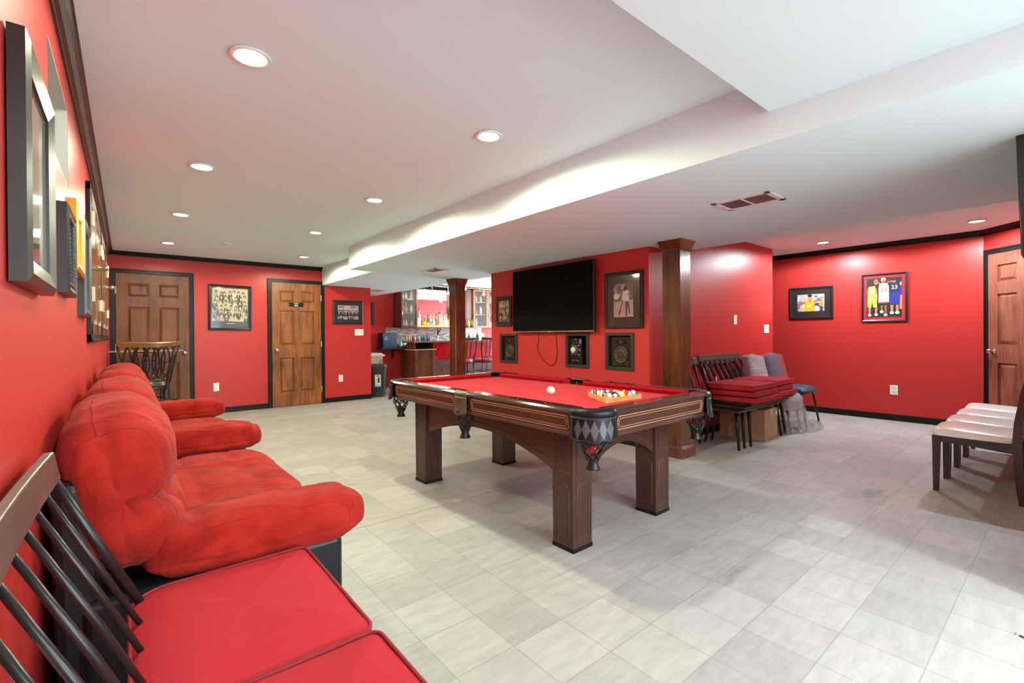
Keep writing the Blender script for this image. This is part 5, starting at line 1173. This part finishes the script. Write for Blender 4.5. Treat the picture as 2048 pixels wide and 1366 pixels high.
# ------------------------------------------------------------------ bar
RED_GL = mat('glossy_red_panel', (0.40, 0.008, 0.016), 0.12, coat=0.8, var=.25, vscale=7, aniso=(1, 1, 4))
bc = thing('bar_counter', 'long dark wooden bar with glossy red front panel and raised top', 'bar', (4.53, 8.60, 0))
MB().box(0.0, .45, 0, .36, 0, .845).build('end_cabinet', M_BARW, bc, bevel=.004)
MB().box(0, .05, -.012, 0, 0, .845).box(.39, .45, -.012, 0, 0, .845).build('pilaster', M_BARW, bc, bevel=.003)
MB().box(-.03, .48, -.05, .38, .845, .868).build('lower_shelf', mat('tan_worktop', (0.42, 0.30, 0.17), 0.25), bc, bevel=.004)
MB().box(.45, 2.9, .12, .16, .0, .62).build('brick_front', None or mat('dark_brick_front', (0.085, 0.022, 0.018), 0.5, var=.55, vscale=30, bump=.6, bscale=40), bc)
MB().box(.45, 2.9, .115, .16, .62, 1.0).build('red_panel', RED_GL, bc)
MB().box(.0, .45, .30, .32, .868, 1.0).build('shelf_back', M_DARKIN, bc)
for x in (0.0, .43): MB().box(x, x + .02, .0, .3, .868, 1.0).build('shelf_upright', M_BARW, bc)
MB().box(-.03, 2.9, -.02, .52, 1.0, 1.035).build('countertop', mat('bar_top_stone', (0.20, 0.13, 0.10), 0.12, coat=.8, var=.3, vscale=12), bc, bevel=.006)
MB().box(.46, 2.9, .17, .5, 0, .1).build('plinth', M_BARW, bc)
s1 = ornate_stool('ornate metal bar stool with red seat at the bar, behind the far column', (5.30, 7.98, 0), math.radians(-12), seat_mt=mat('red_stool_seat', (0.55, 0.10, 0.09), 0.2), W=.40, top_mt=mat('bronze_rail', (0.12, 0.09, 0.06), 0.3, metal=.6))
ornate_stool('ornate metal bar stool with red seat at the bar, beside the red wall', (5.88, 8.02, 0), math.radians(-4), seat_mt=mat('red_stool_seat', (0.55, 0.10, 0.09), 0.2), W=.42, top_mt=mat('bronze_rail', (0.12, 0.09, 0.06), 0.3, metal=.6))
# back of the bar
bsM = bpy.data.materials.new('mosaic_tile'); bsM.use_nodes = True
nt = bsM.node_tree; b_ = nt.nodes['Principled BSDF']; tcn = nt.nodes.new('ShaderNodeTexCoord'); mpn = nt.nodes.new('ShaderNodeMapping'); mpn.inputs['Rotation'].default_value = (PI / 2, 0, 0)
brn = nt.nodes.new('ShaderNodeTexBrick'); brn.inputs['Scale'].default_value = 1; brn.inputs['Brick Width'].default_value = .11; brn.inputs['Row Height'].default_value = .024; brn.inputs['Mortar Size'].default_value = .002
brn.inputs['Color1'].default_value = (0.62, 0.66, 0.64, 1); brn.inputs['Color2'].default_value = (0.16, 0.13, 0.12, 1); brn.inputs['Mortar'].default_value = (0.5, 0.5, 0.48, 1)
nt.links.new(tcn.outputs['Object'], mpn.inputs[0]); nt.links.new(mpn.outputs[0], brn.inputs['Vector']); nt.links.new(brn.outputs[0], b_.inputs['Base Color']); b_.inputs['Roughness'].default_value = .2
tag(MB().box(4.50, 7.15, 9.91, 9.929, .95, 1.33).build('tile_backsplash', bsM), 'grey and white mosaic tile strip behind the bar bottles', 'tiles')
bk = thing('back_counter', 'dark wooden back counter under the tiles behind the bar', 'counter', (4.86, 9.45, 0))
MB().box(0, 2.3, 0, .45, 0, .90).build('cabinet_body', M_BARW, bk); MB().box(-.02, 2.32, -.03, .455, .90, .94).build('worktop', mat('bar_top_stone', (0.20, 0.13, 0.10), 0.12), bk, bevel=.005)
M_CABO = wood('orange_lit_cabinet_wood', (0.20, 0.05, 0.012), (0.42, 0.13, 0.03), 'z', 0.3, 0.4, 3)  # warm orange lighting is put into this wood colour
def glass_cabinet(label, x0, x1, mt, side=False):
    t = thing('glass_cabinet', label, 'cabinet', (x0, 9.55, 1.33)); W = x1 - x0; H = .95; D = .37
    MB().box(0, W, D - .01, D, 0, H).box(0, .015, 0, D, 0, H).box(W - .015, W, 0, D, 0, H).box(0, W, 0, D, 0, .02).box(0, W, 0, D, H - .02, H).build('carcass', mt, t)
    for z in (.32, .63): MB().box(.015, W - .015, .03, D - .01, z, z + .015).build('shelf', mt, t)
    f = .045
    dr = MB().box(0, f, -.02, -.002, 0, H).box(W - f, W, -.02, -.002, 0, H).box(f, W - f, -.02, -.002, 0, f).box(f, W - f, -.02, -.002, H - f, H).build('door', mt, t, bevel=.003)
    MB().box(f, W - f, -.010, -.007, f, H - f).build('door_glass', mat('cabinet_glass', (0.9, 0.95, 0.95), 0.03, alpha=0.05), dr)
    MB().cyl((.02, -.035, .28), (.02, -.035, .36), .006, n=8).build('door_pull', M_CHROME, dr)
    return t
glass_cabinet('dark glass-fronted bar cabinet at the left end, with glasses and bottles', 4.70, 5.10, M_BARW)
glass_cabinet('orange-toned glass-fronted bar cabinet right of the far column', 6.64, 7.08, M_CABO)
glass_cabinet('orange-toned glass-fronted bar cabinet at the right end, cut by the red wall', 7.09, 7.53, M_CABO)
wc = thing('wall_cabinet', 'solid two-door wooden wall cabinet right of the mirror', 'cabinet', (6.28, 9.60, 1.33))
MB().box(0, .35, 0, .32, 0, .95).build('carcass', M_BARW, wc)
for x in (.005, .178): MB().box(x, x + .168, -.02, -.001, .01, .94).build('door', M_BARW, wc, bevel=.006)
mr = thing('mirror', 'wide wall mirror behind the lit row of bottles', 'mirror', (5.69, 9.925, 1.82))
MB().box(-.57, .57, -.015, -.006, -.45, .45).build('mirror_glass', M_MIRROR, mr); MB().box(-.58, .58, -.006, 0, -.46, .46).build('mirror_back', M_BLACK, mr)
ls = thing('lit_bottle_shelf', 'wooden bottle shelf with an amber light strip in front of the mirror', 'shelf', (5.63, 9.70, 1.33))
MB().box(-.52, .53, -.06, .20, -.01, .03).build('shelf_board', M_CABO, ls, bevel=.003)
MB().box(-.50, .51, -.045, -.03, .03, .036).build('light_strip', M_LED, ls)
MB().box(-.50, .51, .10, .12, .03, .036).build('light_strip', M_LED, ls)
for x in (-.3, .3): lamp_light(ls, (x, -.03, .08), 3, (1, .66, .3), .05).rotation_euler = (PI, 0, 0)
crown((4.2, 9.93), (8.6, 9.93), (0, -1), 'trim_5', M_BLACK)
m = struct(MB().box(4.68, 7.55, 9.50, 9.56, 2.285, ZC).build('trim_6', M_CROWN))
# bottles
def bottle(label, x, y, z, h, r, col, kind=0, lab=None, cap=(0.02, 0.02, 0.02), group=None):
    gm = mat('bottle_%02d%02d%02d' % tuple(int(c * 99) for c in col), col, 0.06, alpha=1.0, coat=.5)
    prof = [[(.001, 0), (r, .0), (r, h * .60), (r * .75, h * .68), (r * .34, h * .76), (r * .30, h * .93)], [(.001, 0), (r, 0), (r * 1.04, h * .45), (r * .9, h * .62), (r * .36, h * .72), (r * .32, h * .93)], [(.001, 0), (r * .8, 0), (r, h * .3), (r * .7, h * .55), (r * .3, h * .68), (r * .3, h * .92)]][kind % 3]
    m = MB().lathe(prof, (0, 0, 0), 12, cap=False, mi=0).lathe([(r * 1.02, h * .15), (r * 1.06, h * .16), (r * 1.06, h * .42), (r * 1.02, h * .43)], (0, 0, 0), 12, cap=False, mi=1).lathe([(r * .36, h * .90), (r * .38, h), (.001, h)], (0, 0, 0), 10, cap=False, mi=2)
    o = m.build('bottle', [gm, mat('blabel_%02d%02d%02d' % tuple(int(c * 99) for c in (lab or col)), lab or col, .5), mat('bcap_%02d%02d%02d' % tuple(int(c * 99) for c in cap), cap, .35)], None, smooth=True, loc=(x, y, z))
    return tag(o, label, 'bottle', group)
CLR, AMB, ORG, GRN, YEL, BLU, RDB = (0.40, 0.43, 0.42), (0.32, 0.10, 0.02), (0.62, 0.13, 0.02), (0.03, 0.10, 0.03), (0.55, 0.38, 0.04), (0.10, 0.30, 0.42), (0.35, 0.03, 0.03)
WLB = (0.60, 0.59, 0.54)
row = [(.03, .30, CLR, 'small clear', WLB), (.10, .42, CLR, 'tall frosted white', WLB), (.19, .22, ORG, 'orange', ORG), (.25, .25, AMB, 'amber gold-labelled', YEL), (.315, .20, GRN, 'short green', YEL), (.39, .30, CLR, 'clear yellow-necked', BLU), (.47, .24, CLR, 'clear pale-labelled', WLB), (.545, .29, AMB, 'brown round', AMB), (.63, .34, CLR, 'clear black-capped', CLR), (.70, .36, CLR, 'tall clear', CLR), (.775, .33, CLR, 'clear white-capped', WLB), (.84, .35, CLR, 'clear square', CLR), (.91, .26, YEL, 'yellow', YEL), (.97, .24, YEL, 'squat yellow', YEL)]
for k, (dx, h, c, nm, lb_) in enumerate(row):
    bottle('%s liquor bottle on the lit shelf, %s' % (nm, ('first from the left', 'second from the left', 'third from the left', 'fourth from the left', 'fifth from the left', 'sixth from the left', 'seventh from the left', 'eighth from the left', 'ninth from the left', 'fourth before the column', 'third before the column', 'second before the column', 'just left of the column', 'hidden by the column')[k]), 5.14 + dx, 9.70 + .02 * (k % 2), 1.361, h, .033, c, k, lb_, (YEL if k == 5 else (0.02, 0.02, 0.02) if k % 3 else WLB), 'bottles on the lit shelf')
row = [(0, .22, YEL, 'yellow'), (.07, .20, GRN, 'dark green'), (.13, .24, RDB, 'red-capped'), (.19, .21, (0.62, 0.55, 0.05), 'bright yellow-labelled'), (.25, .25, GRN, 'green black-capped'), (.31, .23, ORG, 'orange')]
sh = tag(MB().box(-.19, .19, -.11, .04, -.012, 0).build('small_shelf', M_CABO, None, loc=(6.43, 9.54, 1.33)), 'small wooden shelf under the solid wall cabinet holding bottles', 'shelf')
for k, (dx, h, c, nm) in enumerate(row): bottle('%s bottle in the group right of the column, %s' % (nm, ('leftmost', 'second', 'third', 'fourth', 'fifth', 'rightmost')[k]), 6.27 + dx, 9.485, 1.3305, h, .03, c, k, c, RDB if k in (2, 3) else (0.02, 0.02, 0.02), 'bottles right of the column')
# contents of the glass cabinets
cnames = ('left', 'middle', 'right'); lv = ('bottom', 'middle', 'top')
for ci, (x0, where) in enumerate(((4.70, 'dark left cabinet'), (6.64, 'orange cabinet'), (7.09, 'right end cabinet'))):
    for li, z in enumerate((.021, .336, .646)):
        for k in range(3):
            if ci == 0: c = [[BLU, WLB, CLR], [RDB, YEL, WLB], [CLR, (0.75, 0.55, 0.3), CLR]][li][k]
            else: c = [[WLB, WLB, (0.03, 0.05, 0.07)], [(0.02, 0.04, 0.25), (0.4, 0.15, 0.08), WLB], [CLR, CLR, (0.7, 0.45, 0.15)]][li][k]
            bottle('%s bottle on the %s shelf of the %s' % (cnames[k], lv[li], where), x0 + .09 + .11 * k, 9.66 + .05 * (k % 2), 1.33 + z, (.20, .24, .19, .26, .17)[(ci + li + 2 * k) % 5], .035, c, k + li, c, (0.02, 0.02, 0.02), 'bottles in the bar cabinets')
# things on the bar top
row = [(4.46, .15, YEL, 'black and yellow'), (4.52, .17, (0.55, 0.42, 0.08), 'yellow'), (4.60, .12, CLR, 'short clear'), (4.67, .14, RDB, 'red-topped'), (4.74, .12, WLB, 'short pale'), (4.81, .11, (0.12, 0.10, 0.25), 'purple-labelled'), (4.88, .12, WLB, 'white'), (4.96, .13, GRN, 'light green'), (5.04, .15, (0.02, 0.05, 0.03), 'dark green'), (5.12, .13, BLU, 'pale blue'), (5.18, .15, (0.02, 0.10, 0.35), 'bright blue'), (5.24, .12, (0.35, 0.03, 0.05), 'crimson')]
for k, (x, h, c, nm) in enumerate(row): bottle('%s container on the bar top, number %s from its left end' % (nm, ('one', 'two', 'three', 'four', 'five', 'six', 'seven', 'eight', 'nine', 'ten', 'eleven', 'twelve')[k]), 4.545 + .049 * k, 8.98, 1.0355, h, .021, c, k, c, c, 'containers on the bar top')
for k, (x, h, c, nm) in enumerate(((6.0, .16, (0.05, 0.04, 0.04), 'dark'), (6.12, .14, (0.04, 0.05, 0.06), 'black'), (6.26, .22, (0.7, 0.7, 0.72), 'silver'), (6.36, .18, (0.05, 0.03, 0.03), 'black round'))): bottle('%s container on the bar top right of the column' % nm, x, 8.98, 1.0355, h, .035, c, k, c, c, 'containers on the right part of the bar top')
# figurine-like bracket under the lit shelf
bf = tag(MB().tube([(0, 0, 0), (0, -.02, .08), (-.02, -.03, .16)], [.012, .016, .012], 8).tube([(0, -.02, .07), (.05, -.03, .13), (.06, -.03, .17)], [.012, .01, .008], 8).build('bar_tap', M_DARKIN, None, smooth=True, loc=(5.55, 9.42, 1.14)), 'dark forked tap silhouette in front of the mosaic tiles', 'tap')
MB().cyl((0, 0, -.20), (0, 0, .01), .012, n=8).build('tap_stem', M_CHROME, bf)
# wall shelf with blue box and turquoise bottles
ws = thing('wall_shelf', 'dark narrow wall shelf holding the blue box, left of the bar', 'shelf', (4.66, 9.93, .875))
MB().box(-.38, .32, -.26, 0, -.03, 0).build('shelf_board', mat('dark_teal_shelf', (0.02, 0.03, 0.035), .4), ws, bevel=.003)
MB().box(-.015, .015, -.20, 0, -.06, -.03).box(-.015, .015, -.03, 0, -.24, -.03).build('bracket', M_BLACK, ws)
bb = thing('gift_box', 'tall dark blue box with a small white emblem on the wall shelf', 'box', (4.51, 9.80, .8755), math.radians(8))
MB().box(-.19, .17, -.09, .09, 0, .34).build('box_body', mat('royal_blue_box', (0.008, 0.045, 0.095), 0.4), bb, bevel=.004)
em = mat('pale_emblem', (0.62, 0.60, 0.52), .4)
mm = MB(); [mm.box(x - .003, x + .003, -.0925, -.09, .20, .212) for x in [-.16 + .009 * k for k in range(12)]]
mm.prism(ell(-.11, .245, .011, .013, 10), -.0925, -.09, 'xz'); mm.prism([(-.12, .19), (-.10, .19), (-.11, .165)], -.0925, -.09, 'xz'); mm.build('emblem', em, bb)
for k in range(2): bottle('%s turquoise bottle beside the blue box' % ('left', 'right')[k], 4.79 + .085 * k, 9.76, .8755, (.24, .26)[k], .036, (0.10, 0.45, 0.48), k, (0.45, 0.7, 0.7), (.05, .05, .05))
frame_pic('framed_picture', 'dark frame on the wine-red bar wall, mostly hidden by the wall corner', 'picture', (4.03, 9.93, 1.64), 0, 0.40, 0.50, 0.03, 0.025, M_BFRAME, mw=0.05, base_col=(0.05, 0.02, 0.03))
plate('wall_outlet', 'white outlet plate at the right end of the bar wall', 'outlet', (7.18, 9.93, 1.15), 0, .13, .09, 'switch')
# bar ceiling lights: track with globes
tr = thing('track_light', 'curved bar track light with glowing round bulbs', 'light', (5.6, 8.95, ZC))
for q in (-.3, .75): MB().cyl((q, .05 if q < 0 else -.05, -.1), (q, .05 if q < 0 else -.05, 0), .006, n=8).build('ceiling_stem', M_CHROME, tr)
MB().tube([(-.75, .25, -.10), (-.3, .05, -.10), (.2, .10, -.10), (.75, -.05, -.10), (1.2, .0, -.10)], .008, 8).build('track', M_CHROME, tr, smooth=True)
for k, (x, y, z) in enumerate(((-.40, .1, -.24), (-.02, .05, -.22), (.42, .02, -.10), (.92, -.02, -.20), (.10, .08, -.28))):
    h = MB().cyl((x, y, -.09), (x, y, z + .03), .006, n=8).lathe([(.012, z + .03), (.02, z + .01), (.022, z - .005)], (x, y, 0), 14, cap=False).build('lamp_holder', M_CHROME, tr, smooth=True)
    MB().sphere((x, y, z - .02), .028, 14).build('bulb', M_GLOW, tr, smooth=True)
    l = bpy.data.lights.new('lamp', 'POINT'); l.energy = E_BAR; l.color = (1, .87, .68); l.shadow_soft_size = .03
    lo = bpy.data.objects.new('lamp', l); COL.objects.link(lo); lo.parent = tr; lo.location = (x, y, z - .07)
tag(MB().lathe([(.03, .03), (.035, 0), (.02, -.05), (.03, -.06)], (0, 0, 0), 14).build('spotlight', M_BRASS, None, smooth=True, loc=(5.03, 8.90, ZC - .055)), 'small bronze spotlight head hanging at the left of the bar', 'light')
recessed('added round ceiling light over the bar counter', 5.5, 9.2, ZC, E_WARM * .3, WARM)  # extra light added to brighten the bar wall
recessed('added round ceiling light beyond the bar, hidden behind the red wall', 6.9, 7.0, ZC, E_WARM * .4, WARM)  # extra hidden light added to brighten the bar end
# specks and a curl of debris on the floor
dbm = mat('debris_brown', (0.08, 0.06, 0.05), .8)
db = tag(MB().prism([(-.014, -.008), (.004, -.012), (.012, .004), (-.002, .012)], 0, .006).tube([(-.01, .03, .002), (.02, .022, .004), (.03, .03, .002)], .0012, 5).xf(Matrix.Scale(.65, 4)).build('debris', dbm, None, loc=(2.607, .139, 0.0)), 'tiny curled brown debris on the floor at the lower right', 'debris')
